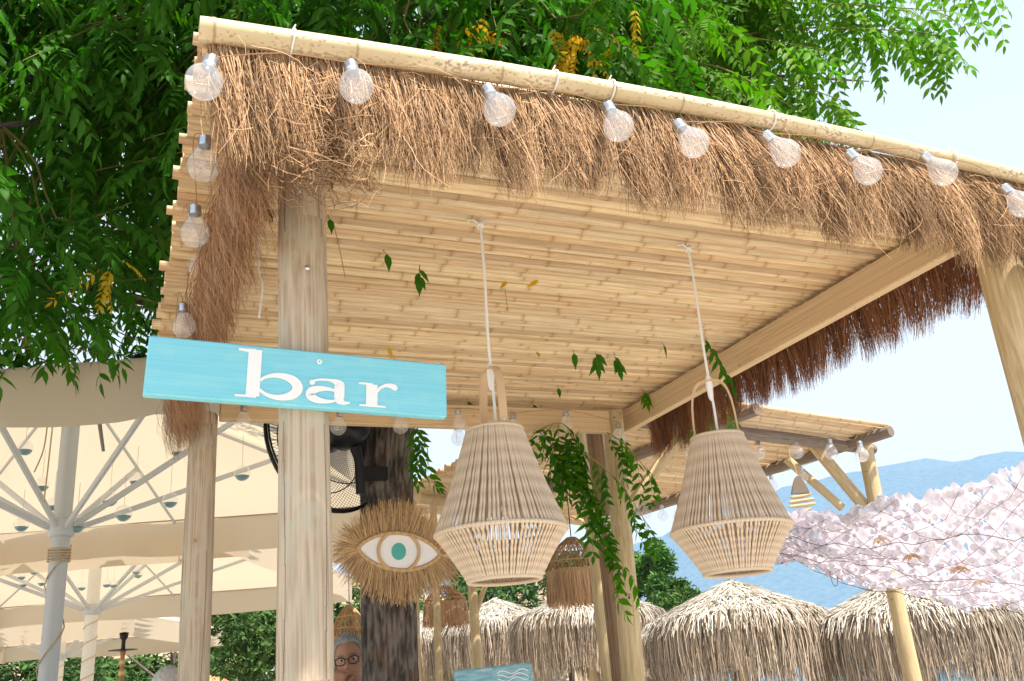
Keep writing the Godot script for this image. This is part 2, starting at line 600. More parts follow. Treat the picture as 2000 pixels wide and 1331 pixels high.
# a bamboo cane along +x: nodes every span with a swollen ring, a slight bend
func cane_mesh(length: float, r: float, sides := 8) -> ArrayMesh:
	var mb := MB.new()
	var pts := []
	var rads := []
	var cols := []
	var x := 0.0
	var nx := rf(0.04, 0.3)
	var ph := rf(0, TAU)
	var ph2 := rf(0, TAU)
	var tone := rf(0.93, 1.03)
	var bend := rf(0.001, 0.0035)
	var pos := func(t: float) -> Vector3:
		return Vector3(t, bend * sin(t * 1.4 + ph), bend * sin(t * 1.9 + ph2))
	var add := func(t: float, rr: float, c: Color) -> void:
		pts.append(pos.call(t)); rads.append(rr); cols.append(c)
	var light := Color(tone, tone, tone)
	var dark := Color(0.60, 0.49, 0.40)
	var grey := Color(0.86, 0.80, 0.74)
	add.call(0.0, r, grey)
	while nx < length - 0.03:
		if nx - x > 0.12: add.call((x + nx) / 2.0, r * rf(0.96, 1.0), light * rf(0.95, 1.03))
		add.call(nx - 0.022, r, light)
		add.call(nx - 0.004, r * 1.05, grey)
		add.call(nx, r * 1.12, dark)
		add.call(nx + 0.005, r * 1.04, grey)
		add.call(nx + 0.02, r * 0.99, light)
		x = nx
		nx += rf(0.22, 0.42)
	add.call(length, r * 0.97, grey)
	for k in cols.size(): cols[k] = Color(cols[k], 1.0)
	mb.tube(pts, rads, sides, cols, true, rf(0, TAU))
	return mb.mesh()

func log_post(mb: MB, a: Vector3, b: Vector3, r0: float, r1: float, wobble := 0.006, sides := 20) -> void:
	var pts := []
	var rads := []
	var s := rf(0, 100)
	for k in 15:
		var t := k / 14.0
		pts.append(a.lerp(b, t) + Vector3(sin(t * 4.0 + s), 0, cos(t * 5.0 + s)) * wobble)
		rads.append(lerpf(r0, r1, t) * (1.0 + 0.018 * sin(t * 17.0 + s)))
	pts.insert(1, pts[0].lerp(pts[1], 0.03))
	rads.insert(1, rads[0])
	rads[0] *= 0.93
	pts.insert(pts.size() - 1, pts[-1].lerp(pts[-2], 0.05))
	rads.insert(rads.size() - 1, rads[-1])
	rads[-1] *= 0.92
	mb.tube(pts, rads, sides, [], true, rf(0, TAU))

# hanging coir: thousands of fine fibres in tufts along a line
func coir(mb: MB, a: Vector3, b: Vector3, out: Vector3, count: int, length: float, thick: float, tuft: float, cols: Array, lean := 0.0, curl := 0.02, wide := 0.0032) -> void:
	var along := (b - a).normalized()
	var total := a.distance_to(b)
	var nt := int(total / tuft)
	var leans := []
	var lens := []
	var tints := []
	for k in nt + 1:
		leans.append(rf(-0.16, 0.16) + lean)
		lens.append(rf(0.88, 1.1))
		tints.append(rf(0.84, 1.14))
	for k in count:
		var s := rng.randf() * total
		var ti := int(clampf(s / tuft + rf(-0.3, 0.3), 0, nt))
		var cen := (ti + 0.5) * tuft
		var ln: float = length * lens[ti] * rf(0.62, 1.1)
		var p0 := a + along * s + out * rf(-0.5, 0.5) * thick + Vector3.UP * rf(-0.012, 0.012)
		var pull := (cen - s) * rf(0.0, 0.5)
		var ph := rf(0, TAU)
		var amp := curl * rf(0.2, 1.4)
		var ln_lean: float = leans[ti] + rf(-0.07, 0.07)
		var bulge := rf(0.0, 1.0) * thick
		var pts := []
		for j in 6:
			var t := j / 5.0
			pts.append(p0 + Vector3.DOWN * ln * t * (1.0 - 0.12 * absf(ln_lean)) + along * (pull * t + ln * ln_lean * pow(t, 1.4) + amp * sin(t * 5.0 + ph) * t) + out * (bulge * sin(t * 2.6) + amp * cos(t * 4.4 + ph) * t))
		var c: Color = cols[rng.randi() % cols.size()] * (tints[ti] * rf(0.8, 1.2))
		c.a = 1.0
		var sd := (along + rv(0.8)).normalized()
		mb.ribbon(pts, wide * rf(0.6, 1.2), wide * 0.35, sd, (out * 0.9 + Vector3.UP * 0.25 + rv(0.6)).normalized(), c, c * 0.92)

func pergola() -> void:
	var t := thing("bamboo_pergola", "bamboo roofed pergola on round log posts with coir fringe, behind the blue bar sign", "pergola", Vector3(1.5, 0, -3.3))
	# posts
	var spots := [[Vector3(0.452, 0, -2.47), Vector3(0.432, 2.66, -2.45), 0.072, 0.067, "post_wood"], [Vector3(0.365, 0, -4.65), Vector3(0.352, 2.56, -4.65), 0.074, 0.066, "post_wood"], [Vector3(2.52, 0, -4.66), Vector3(2.625, 2.66, -4.66), 0.068, 0.056, "fresh_log"], [Vector3(2.84, 0, -2.16), Vector3(2.86, 2.62, -2.15), 0.080, 0.072, "fresh_log"]]
	for s in spots:
		var mb := MB.new()
		log_post(mb, s[0], s[1], s[2], s[3], 0.006)
		var p := part("post", mb, M[s[4]], t)
		if s == spots[0]:   # bolt head, its stain and drill holes
			var kb := MB.new()
			kb.lathe(Vector3(0.437, 2.33, -2.382), [Vector2(0.0, 0.004), Vector2(0.006, 0.003), Vector2(0.008, 0.0)], 8, Basis(Vector3.RIGHT, PI / 2))
			part("bolt", kb, M.steel, p)
		if s == spots[2]:
			var kb := MB.new()
			for q in [Vector3(2.545, 1.62, -4.59), Vector3(2.567, 1.605, -4.594)]:
				kb.lathe(q, [Vector2(0.0, 0.004), Vector2(0.007, 0.0)], 7, Basis(Vector3.RIGHT, PI / 2))
			part("bolt", kb, M.dark_frame, p)
	# beams
	var mb := MB.new()
	mb.box(Vector3(2.735, 2.618, -3.36), Vector3(0.05, 0.128, 2.66), Basis(), 0.004)
	part("side_beam", mb, M.sawn_wood, t)
	mb = MB.new()
	mb.box(Vector3(1.49, 2.582, -4.60), Vector3(2.14, 0.128, 0.05), Basis(), 0.004)
	part("rear_beam", mb, M.sawn_wood, t)
	mb = MB.new()
	mb.box(Vector3(0.295, 2.645, -3.52), Vector3(0.04, 0.09, 2.2), Basis(), 0.004)
	part("side_beam", mb, M.sawn_wood, t)
	# canes of the roof, laid side by side from front to back
	var meshes := []
	for k in 16:
		var r := rf(0.0150, 0.0235)
		var ln := rf(2.84, 2.92)
		meshes.append([cane_mesh(ln, r), r, ln])
	var z := -1.955
	while z > -4.83:
		var m = meshes[rng.randi() % 16]
		var r: float = m[1]
		z -= r * 1.0
		var flip := rng.randf() < 0.5
		var b := Basis(Vector3.RIGHT, rf(0, TAU)) * (Basis(Vector3.UP, PI) if flip else Basis())
		var len: float = m[2]
		b = Basis(Vector3.UP, rf(-0.0035, 0.0035)) * b
		var x0 := 0.102 + rf(-0.006, 0.006) - (rf(0.0, 0.03) if rng.randf() < 0.12 else 0.0)
		put("cane", m[0], M["cane_%d" % [0, 0, 1, 2, 2, 3][rng.randi() % 6]], t, Transform3D(b, Vector3(x0 + (len if flip else 0.0), 2.717 + rf(-0.004, 0.004), z)))
		z -= r * 1.0 + rf(0.0, 0.0022) + (0.007 if z < -2.7 and rng.randf() < 0.14 else 0.0)
	# added second cane layer over the first to stop sun leaks, few slits left
	z = -2.0
	while z > -4.83:
		var m = meshes[rng.randi() % 16]
		var r: float = m[1]
		z -= r * 0.93
		put("cane", m[0], M["cane_%d" % [0, 1, 3][rng.randi() % 3]], t, Transform3D(Basis(Vector3.UP, rf(-0.005, 0.005)) * Basis(Vector3.RIGHT, rf(0, TAU)), Vector3(0.125 + rf(-0.01, 0.02), 2.754 + rf(-0.003, 0.003), z)))
		z -= r * 0.93 + (rf(0.010, 0.018) if z < -2.75 and rng.randf() < 0.24 else 0.0)
	# the thick bamboo along the front edge, bowed upwards in the middle
	var pts := []
	var rads := []
	var cols := []
	var nodes := [0.13, 0.47, 0.86, 1.2, 1.42, 1.78, 2.12, 2.45, 2.8]
	var xs := [0.098]
	for q in nodes:
		xs.append_array([q - 0.03, q - 0.005, q, q + 0.006, q + 0.03])
	xs.append(3.02)
	for x in xs:
		var bow := 0.045 * sin(clampf((x - 0.1) / 2.8, 0, 1) * PI)
		var node := 0.0
		for q in nodes:
			node = maxf(node, 1.0 - absf(x - q) / 0.006)
		pts.append(Vector3(x, 2.705 + bow, -1.925))
		rads.append(lerpf(0.031, 0.024, x / 3.0) * (1.0 + 0.07 * node))
		cols.append(Color.WHITE.lerp(Color(0.5, 0.4, 0.33), node * 0.8))
	mb = MB.new()
	mb.tube(pts, rads, 16, cols)
	part("edge_bamboo", mb, M.bamboo_pole, t)
	mb = MB.new()   # a thinner cane right under it
	var low := []
	for k in 31: low.append(Vector3(0.11 + k * 0.0955, 2.672 + 0.045 * sin(k / 30.0 * PI), -1.962))
	mb.tube(low, [0.013], 10)
	part("edge_cane", mb, M.cane_1, t)
	for x in [0.315, 1.02, 1.195, 1.74, 2.46]:   # white ties round the edge bamboo
		var bow := 0.045 * sin((x - 0.1) / 2.8 * PI)
		mb = MB.new()
		var ring := []
		for k in 13:
			var g := TAU * k / 12
			ring.append(Vector3(x + 0.004 * sin(g), 2.702 + bow + 0.034 * sin(g), -1.925 + 0.034 * cos(g)))
		mb.tube(ring, [0.0028], 5)
		mb.tube([Vector3(x, 2.738 + bow, -1.92), Vector3(x + 0.006, 2.752 + bow, -1.915)], [0.003, 0.002], 5)
		part("tie", mb, M.white_cord, t)
	# coir fringes: front, left and right
	var brown := [Color(0.38, 0.225, 0.120), Color(0.46, 0.29, 0.165), Color(0.31, 0.175, 0.09), Color(0.53, 0.35, 0.21), Color(0.41, 0.255, 0.145)]
	mb = MB.new()
	coir(mb, Vector3(0.12, 2.685, -1.957), Vector3(1.5, 2.722, -1.957), Vector3.BACK, 8500, 0.295, 0.045, 0.075, brown, 0.10, 0.022, 0.0026)
	coir(mb, Vector3(1.5, 2.722, -1.957), Vector3(2.98, 2.678, -1.957), Vector3.BACK, 8500, 0.305, 0.05, 0.08, brown, 0.16, 0.03, 0.0026)
	# the tangled clump at the corner
	for k in 320:   # stray curled fibres over the whole front
		var p0 := Vector3(rf(0.12, 2.95), rf(2.42, 2.68), rf(-1.90, -1.86))
		var dd := Vector3(rf(-0.6, 0.8), rf(-1.0, -0.1), rf(-0.15, 0.3)).normalized()
		var q := []
		var l := rf(0.08, 0.2)
		var ph := rf(0, TAU)
		for j in 6:
			var s := j / 5.0
			q.append(p0 + dd * l * s + Vector3(sin(s * 5.0 + ph), cos(s * 4.0 + ph), sin(s * 3.0)) * 0.016)
		var c: Color = brown[rng.randi() % 5] * rf(0.95, 1.5)
		mb.ribbon(q, 0.0013, 0.0008, rv().normalized(), (Vector3.BACK + rv(0.7)).normalized(), Color(c, 1), Color(c, 1))
	for k in 750:
		var g := rf(0, TAU)
		var c0 := Vector3(rf(0.27, 0.50), rf(2.42, 2.60), rf(-2.10, -1.92))
		var q := []
		var rr := rf(0.03, 0.09)
		for j in 6:
			var h := g + j * rf(0.35, 0.6)
			q.append(c0 + Vector3(cos(h) * rr, sin(h) * rr * 0.9 - 0.02 * j * rf(0.2, 1.0), 0.05 * sin(h * 0.7 + g)))
		var c: Color = brown[rng.randi() % 5] * rf(0.8, 1.25)
		mb.ribbon(q, 0.0024, 0.0012, rv().normalized(), (Vector3.BACK + Vector3.UP * 0.4 + rv(0.7)).normalized(), Color(c, 1), Color(c, 1))
	tag(part("front_fringe", mb, M.coir, t, "stuff"), "brown coir fringe hanging along the front edge")
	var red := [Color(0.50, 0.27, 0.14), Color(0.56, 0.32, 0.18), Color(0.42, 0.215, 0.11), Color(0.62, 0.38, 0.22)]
	mb = MB.new()
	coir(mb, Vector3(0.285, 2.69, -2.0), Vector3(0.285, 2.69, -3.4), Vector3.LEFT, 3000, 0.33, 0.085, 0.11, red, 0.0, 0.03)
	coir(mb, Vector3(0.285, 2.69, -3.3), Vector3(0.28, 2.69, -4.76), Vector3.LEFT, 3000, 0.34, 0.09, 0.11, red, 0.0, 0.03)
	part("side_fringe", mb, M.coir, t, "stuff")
	mb = MB.new()
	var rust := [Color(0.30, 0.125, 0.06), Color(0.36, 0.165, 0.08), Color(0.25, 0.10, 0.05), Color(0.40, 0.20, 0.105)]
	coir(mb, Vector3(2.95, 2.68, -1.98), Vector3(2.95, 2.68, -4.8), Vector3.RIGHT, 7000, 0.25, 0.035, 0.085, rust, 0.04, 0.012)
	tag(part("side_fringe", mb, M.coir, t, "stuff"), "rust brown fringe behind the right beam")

# the second reed roof, further back on the right, on logs with braces
func far_pergola() -> void:
	var t := thing("reed_pergola", "smaller reed roofed pergola with grey log beams beyond the main one", "pergola", Vector3(4.2, 0, -7.0))
	var u := Vector3(0.976, 0, -0.215)   # along its front
	var w := Vector3(-0.215, 0, -0.976)  # away
	var o := Vector3(2.86, 2.93, -4.97)  # near left corner
	var meshes := []
	for k in 10:
		var r := rf(0.014, 0.021)
		meshes.append([cane_mesh(rf(2.88, 2.98), r, 6), r])
	var d := 0.0
	while d < 3.55:
		var m = meshes[rng.randi() % 10]
		d += m[1] * 0.96
		var b := Basis(u, Vector3.UP, u.cross(Vector3.UP)) * Basis(Vector3.RIGHT, rf(0, TAU))
		put("reed", m[0], M["cane_%d" % [0, 1, 2, 1][rng.randi() % 4]], t, Transform3D(Basis(Vector3.UP, rf(-0.008, 0.008)) * b, o + w * d - u * rf(0.0, 0.07) + Vector3.UP * (rf(-0.006, 0.008) - 0.03 * d)))
		d += m[1] * 0.96 + (0.012 if rng.randf() < 0.15 else 0.0)
	var R := o + u * 2.9
	# grey log along the front below the reeds, cross logs under them, the rear-right edge log
	var mb := MB.new()
	log_post(mb, o + u * 0.5 + w * 0.36 + Vector3(0, -0.075, 0), o + u * 3.12 + w * 0.36 + Vector3(0, -0.075, 0), 0.05, 0.047, 0.01, 14)
	part("front_log", mb, M.grey_log, t)
	mb = MB.new()
	log_post(mb, R - u * 0.14 - w * 0.06 + Vector3(0, -0.06, 0), R - u * 0.16 + w * 3.6 + Vector3(0, -0.16, 0), 0.045, 0.05, 0.01, 14)
	part("cross_log", mb, M.grey_log, t)
	mb = MB.new()
	log_post(mb, R - u * 1.72 - w * 0.10 + Vector3(0, -0.05, 0), R - u * 1.75 + w * 3.5 + Vector3(0, -0.15, 0), 0.045, 0.045, 0.01, 14)
	part("cross_log", mb, M.grey_log, t)
	mb = MB.new()
	log_post(mb, o + u * 0.05 + w * 2.7 + Vector3(0, -0.17, 0), o + u * 2.8 + w * 3.4 + Vector3(0, -0.2, 0), 0.045, 0.04, 0.01, 14)
	part("rear_log", mb, M.fresh_log, t)
	# posts and braces
	for s in [[Vector3(5.595, -1.0, -5.85), Vector3(5.61, 2.84, -5.84), 0.068, 0.062], [Vector3(2.69, 0, -5.0), Vector3(2.655, 2.80, -4.97), 0.055, 0.05], [Vector3(2.741, -0.2, -7.53), Vector3(2.741, 2.75, -7.53), 0.045, 0.038], [Vector3(2.87, 0, -5.52), Vector3(2.86, 2.8, -5.52), 0.045, 0.042], [Vector3(2.463, -0.2, -7.65), Vector3(2.475, 2.75, -7.65), 0.032, 0.028], [Vector3(2.305, -0.2, -7.72), Vector3(2.32, 2.75, -7.72), 0.03, 0.028]]:
		mb = MB.new()
		log_post(mb, s[0], s[1], s[2], s[3], 0.008, 14)
		part("post", mb, M.post_brown if absf(s[0].x - 2.69) < 0.01 else M.fresh_log, t)
	mb = MB.new()
	var a := Vector3(5.132, 3.063, -6.052)
	var b2 := Vector3(5.56, 2.36, -5.93)
	var ax := (b2 - a).normalized()
	var bs := Basis(ax.cross(FWD).normalized(), ax, FWD)
	mb.box((a + b2) / 2.0, Vector3(0.085, a.distance_to(b2), 0.06), bs.orthonormalized(), 0.003)
	part("brace", mb, M.fresh_log, t)
	for s in [[Vector3(5.03, 2.79, -6.12), Vector3(5.39, 2.36, -6.0), 0.036], [Vector3(3.35, 2.30, -5.96), Vector3(3.85, 2.90, -5.74), 0.042], [Vector3(2.70, 1.75, -5.0), Vector3(3.35, 2.30, -5.96), 0.04], [Vector3(2.741, 1.75, -7.53), Vector3(2.9, 2.1, -7.5), 0.022]]:
		mb = MB.new()
		log_post(mb, s[0], s[1], s[2], s[2] * 0.95, 0.006, 12)
		part("brace", mb, M.fresh_log, t)
	# rope binding on the round post
	mb = MB.new()
	for k in 7:
		var ring := []
		for j in 15:
			var g := TAU * j / 14
			ring.append(Vector3(2.678 + 0.060 * cos(g), 1.98 + 0.02 * k + 0.003 * sin(g), -4.985 + 0.060 * sin(g)))
		mb.tube(ring, [0.006], 5)
	part("rope_binding", mb, M.white_cord, t)
	# woven bell lamps that hang in its shade
	bell_lamp(Vector3(3.085, 2.20, -6.29), 0.20, 0.25, 0.24, "woven straw bell lamp with fringe, right of the first rope lantern")
	bell_lamp(Vector3(2.69, 2.08, -8.09), 0.185, 0.16, 0.19, "woven straw bell lamp with fringe, behind the straw eye")
	bell_lamp(Vector3(2.03, 2.02, -8.93), 0.165, 0.29, 0.07, "woven straw bell lamp above the grey haired man")

func bell_lamp(top: Vector3, r: float, dome: float, skirt: float, label: String) -> void:
	var t := thing("straw_lamp", label, "pendant lamp", top - Vector3.UP * (dome + skirt), "woven straw bell lamps")
	var mb := MB.new()
	mb.tube([top, top + Vector3.UP * (2.72 - top.y)], [0.004], 5)
	part("cord", mb, M.dark_frame, t)
	mb = MB.new()
	var prof := func(s: float) -> float:
		return 0.03 + (r - 0.03) * pow(sin(s * PI * 0.5), 0.8)
	for k in 44:
		var g := TAU * k / 44 + rf(-0.05, 0.05)
		for dir in [-0.5, 0.5]:
			var q := []
			for j in 7:
				var s := j / 6.0
				var h: float = g + dir * s * rf(0.7, 1.0)
				var rr: float = prof.call(s)
				q.append(top + Vector3(cos(h) * rr, -dome * s, sin(h) * rr))
			var c := Color(0.50, 0.31, 0.17) * rf(0.8, 1.25)
			c.a = 1.0
			mb.tube(q, [0.0032], 3, [c], false)
	part("woven_dome", mb, M.raffia, t, "stuff")
	for s in [0.35, 0.7, 1.0]:
		mb = MB.new()
		var ring := []
		for j in 25:
			var g := TAU * j / 24
			ring.append(top + Vector3(cos(g) * prof.call(s), -dome * s, sin(g) * prof.call(s)))
		mb.tube(ring, [0.006], 5, [Color(0.5, 0.32, 0.18)])
		part("hoop", mb, M.raffia, t)
	mb = MB.new()
	for k in 900:
		var g := rf(0, TAU)
		var out := Vector3(cos(g), 0, sin(g))
		var p: Vector3 = top + out * r - Vector3.UP * (dome - rf(0, 0.02))
		var l := skirt * rf(0.85, 1.05)
		var c := Color(0.60, 0.38, 0.22) * rf(0.7, 1.25)
		c.a = 1.0
		mb.ribbon([p, p + Vector3.DOWN * l * 0.5 + out * rf(0, 0.015), p + Vector3.DOWN * l + out * rf(-0.01, 0.02) + rv(0.008)], 0.006, 0.004, out.cross(Vector3.UP) + rv(0.5), (out + rv(0.4)).normalized(), c, c)
	part("skirt", mb, M.raffia, t, "stuff")

# big square parasols, seen from below
func parasol(label: String, l: float, f: float, half: float, eave: float, rise: float, drop: float, pole_r: float, roped: bool) -> Node3D:
	var t := thing("canvas_parasol", label, "parasol", at(l, f), "cream canvas parasols")
	var cen := at(l, f)
	var apex := cen + Vector3.UP * (eave + rise)
	var corner := func(a: float, b: float) -> Vector3:
		return cen + SIDE * a * half + FWD * b * half + Vector3.UP * eave
	var ed := [[-1, -1], [1, -1], [1, 1], [-1, 1]]
	var top := MB.new()
	var val := MB.new()
	var f1 := noise(int(l * 10.0) + 50, 0.9, 2)
	for k in 4:
		var a: Vector3 = corner.call(ed[k][0], ed[k][1])
		var b: Vector3 = corner.call(ed[(k + 1) % 4][0], ed[(k + 1) % 4][1])
		var mid := (a + b) / 2.0
		for h in 2:   # each side has two gores that sag between the ribs
			var p0 := a if h == 0 else mid
			var p1 := mid if h == 0 else b
			var first := top.v.size()
			for j in 9:
				for q in 9:
					var s := j / 8.0
					var x := q / 8.0
					var p := apex.lerp(p0.lerp(p1, x), maxf(s, 0.02))
					p.y -= 0.06 * s * sin(x * PI) * sin(minf(s, 0.9) * PI)
					top.vert(p, Vector3.UP, Vector2(x, s), Color.WHITE)
			smooth_grid(top, first, 9, 9)
		var n0: Vector3 = ((a + b) / 2.0 - cen)
		n0.y = 0.0
		n0 = n0.normalized()
		var first2 := val.v.size()
		for j in 6:
			for q in 41:
				var x := q / 40.0
				var s := j / 5.0
				var p := a.lerp(b, x) + n0 * 0.006
				var fl := f1.get_noise_2d(p.x * 1.1 + p.z * 0.8, k * 9.0)
				var lift := 0.05 * s * sin(x * PI * 2.0 + k)
				p += Vector3.DOWN * drop * s * (1.0 + 0.05 * sin(x * TAU)) + n0 * (0.17 * fl * s - 0.05 * s) + Vector3.UP * lift * 0.4
				val.vert(p, n0, Vector2(x, s), Color.WHITE)
		for j in 5:
			for q in 40:
				var e := first2 + j * 41 + q
				val.quad(e, e + 1, e + 42, e + 41)
	for k in 4:
		var sm := MB.new()
		var q := []
		var a: Vector3 = corner.call(ed[k][0], ed[k][1])
		var b: Vector3 = corner.call(ed[(k + 1) % 4][0], ed[(k + 1) % 4][1])
		for j in 9: q.append(a.lerp(b, j / 8.0) + (cen - a.lerp(b, j / 8.0)) * Vector3(0.004, 0, 0.004) + Vector3.DOWN * (0.012 + 0.01 * sin(j * 0.8)))
		sm.tube(q, [0.007], 5)
		part("seam", sm, M.seam_tape, t)
	part("canopy", top, M.canvas, t)
	tag(part("valance", val, M.canvas, t), "canvas flap all round the canopy edge")
	var mb := MB.new()
	mb.tube([cen + Vector3.UP * (-0.1), cen + Vector3.UP * (eave + rise - 0.03)], [pole_r], 6 if not roped else 10)
	part("pole", mb, M.white_metal if not roped else M.white_canvas, t)
	var hub := cen + Vector3.UP * (eave - 0.47)
	mb = MB.new()
	mb.lathe(hub, [Vector2(pole_r, -0.07), Vector2(pole_r * 1.25, -0.06), Vector2(pole_r * 1.35, 0.0), Vector2(pole_r * 1.25, 0.06), Vector2(pole_r, 0.07)], 12)
	part("hub", mb, M.white_metal, t)
	var ends := []
	for k in 8:
		var g := [[-1, -1], [0, -1], [1, -1], [1, 0], [1, 1], [0, 1], [-1, 1], [-1, 0]][k] as Array
		var e: Vector3 = corner.call(g[0], g[1])
		mb = MB.new()
		bar(mb, apex + Vector3.DOWN * 0.05, e + Vector3.DOWN * 0.035, 0.018, 0.03)
		part("rib", mb, M.white_metal, t)
		mb = MB.new()
		var m: Vector3 = apex.lerp(e, 0.56) + Vector3.DOWN * 0.07
		bar(mb, hub + (e - cen) * Vector3(1, 0, 1) * 0.03, m, 0.030, 0.045)
		part("strut", mb, M.white_metal, t)
		ends.append([m, e])
	# cord wound round the pole
	mb = MB.new()
	var q := []
	var turns := 4.0 if not roped else 11.0
	for k in int(turns * 10):
		var g := TAU * k / 10.0
		var h := (eave - 0.6) * (1.0 - k / (turns * 10.0))
		q.append(cen + Vector3(cos(g) * (pole_r + 0.005), h, sin(g) * (pole_r + 0.005)))
	mb.tube(q, [0.006], 4)
	if not roped:
		for j in 5:
			var ring := []
			for k in 11:
				var g := TAU * k / 10
				ring.append(cen + Vector3(cos(g) * (pole_r + 0.006), eave - 0.64 - 0.022 * j, sin(g) * (pole_r + 0.006)))
			mb.tube(ring, [0.007], 4)
	part("cord", mb, M.twine, t)
	return t

func bar(mb: MB, a: Vector3, b: Vector3, w: float, h: float) -> void:
	var ax := (b - a).normalized()
	var s := ax.cross(Vector3.UP).normalized()
	mb.box((a + b) / 2.0, Vector3(w, h, a.distance_to(b)), Basis(s, ax.cross(s) * -1.0, s.cross(ax.cross(s) * -1.0)).orthonormalized(), 0.004)

func parasols() -> void:
	parasol("large cream canvas parasol on a six sided white pole, nearest on the left", -3.71, 7.45, 2.42, 3.12, 0.85, 0.36, 0.078, false)
	parasol("second cream canvas parasol, on the pole wound with rope", -5.93, 12.95, 2.96, 3.06, 0.85, 0.36, 0.085, true)
	parasol("far cream canvas parasol at the left, above the water pipe", -9.3, 19.1, 2.45, 2.86, 0.8, 0.36, 0.08, true)
	parasol("cream canvas parasol seen right of the tree trunk behind the rope lantern", -2.2, 12.6, 1.2, 3.35, 0.6, 0.30, 0.05, false)
	parasol("cream canvas parasol at the far left corner of the row", -12.6, 16.2, 2.45, 2.86, 0.8, 0.36, 0.08, true)
	# a grey plastic heater fixed under the first canopy
	var t := thing("heater_arm", "grey hanging bracket with a square grey head under the nearest canvas", "bracket", Vector3(0.0, 2.9, -6.6))
	var mb := MB.new()
	mb.box(Vector3(-0.18, 3.15, -6.15), Vector3(0.07, 0.05, 0.06))
	part("head", mb, M.grey_plastic, t)
	mb = MB.new()
	mb.tube(curve_pts([Vector3(-0.18, 3.13, -6.15), Vector3(-0.165, 3.0, -6.2), Vector3(-0.12, 2.78, -6.3)], 8), [0.014, 0.014, 0.014, 0.013, 0.013, 0.012, 0.011, 0.01], 8)
	part("arm", mb, M.grey_plastic, t)
	# glass globes with sea-blue water
	var spots := [Vector3(-0.649, 3.037, -7.266), Vector3(-0.619, 2.493, -7.253), Vector3(-0.514, 2.762, -7.207), Vector3(-0.426, 2.618, -7.169), Vector3(0.354, 2.931, -6.829), Vector3(0.094, 2.746, -6.942), Vector3(-0.068, 2.623, -7.013), Vector3(0.318, 2.58, -6.844), Vector3(0.026, 2.516, -6.971), Vector3(-0.267, 2.464, -7.1), Vector3(0.772, 2.731, -6.646)]
	var says := ["uppermost at the far left", "low at the left edge", "just left of the pole", "lower, hanging against the pole", "highest, left of the second log post", "under the upper strut, right of the pole", "in the fork of the two struts", "left of the second log post, lower", "small one over the canvas flap", "close to the hub on its right", "between the two log posts"]
	var cam := Vector3(0, 1.2, 0)
	var proto: Node3D
	for k in spots.size():
		var p: Vector3 = cam + (spots[k] - cam) * 1.17
		var lab: String = "clear blue based globe under the near parasol, " + says[k]
		if k == 0: proto = globe(p, lab)
		else: copy(proto, lab, p, rf(0, TAU), rf(0.85, 1.05))
	var far := [Vector3(-0.849, 2.828, -12.045), Vector3(-0.977, 2.783, -12.101), Vector3(-0.952, 2.696, -12.09), Vector3(-0.757, 2.697, -12.005), Vector3(-0.337, 2.612, -11.822), Vector3(0.219, 2.74, -11.579), Vector3(0.238, 2.699, -11.571), Vector3(-0.08, 2.624, -11.71), Vector3(-0.01, 2.613, -11.679)]
	var says2 := ["leftmost upper one", "leftmost middle one", "leftmost lowest one", "just left of the near pole", "in front of the roped pole", "upper one of the right pair", "lower one of the right pair", "left one just right of the roped pole", "second one right of the roped pole"]
	for k in far.size():
		copy(proto, "small blue based globe under the second parasol, " + says2[k], cam + (far[k] - cam) * 1.14, rf(0, TAU), 0.85)

func globe(p: Vector3, label: String) -> Node3D:
	var t := thing("glass_globe", label, "globe ornament", p, "glass globes hung under the parasols")
	var prof := []
	for k in 13:
		var g := PI * k / 12.0
		prof.append(Vector2(sin(g), -cos(g)) * 0.066)
	var mb := MB.new()
	mb.lathe(p, prof, 20)
	part("glass", mb, M.clear_glass, t)
	mb = MB.new()
	var w := []
	for k in 6:
		var g := PI * (0.02 + 0.36 * k / 5.0)
		w.append(Vector2(sin(g), -cos(g)) * 0.063)
	w.append(Vector2(0.0, w[-1].y))
	mb.lathe(p, w, 18)
	part("water", mb, M.teal_water, t)
	mb = MB.new()
	mb.tube([p + Vector3.UP * 0.065, p + Vector3.UP * 0.32], [0.0018], 4)
	part("cord", mb, M.twine, t)
	return t

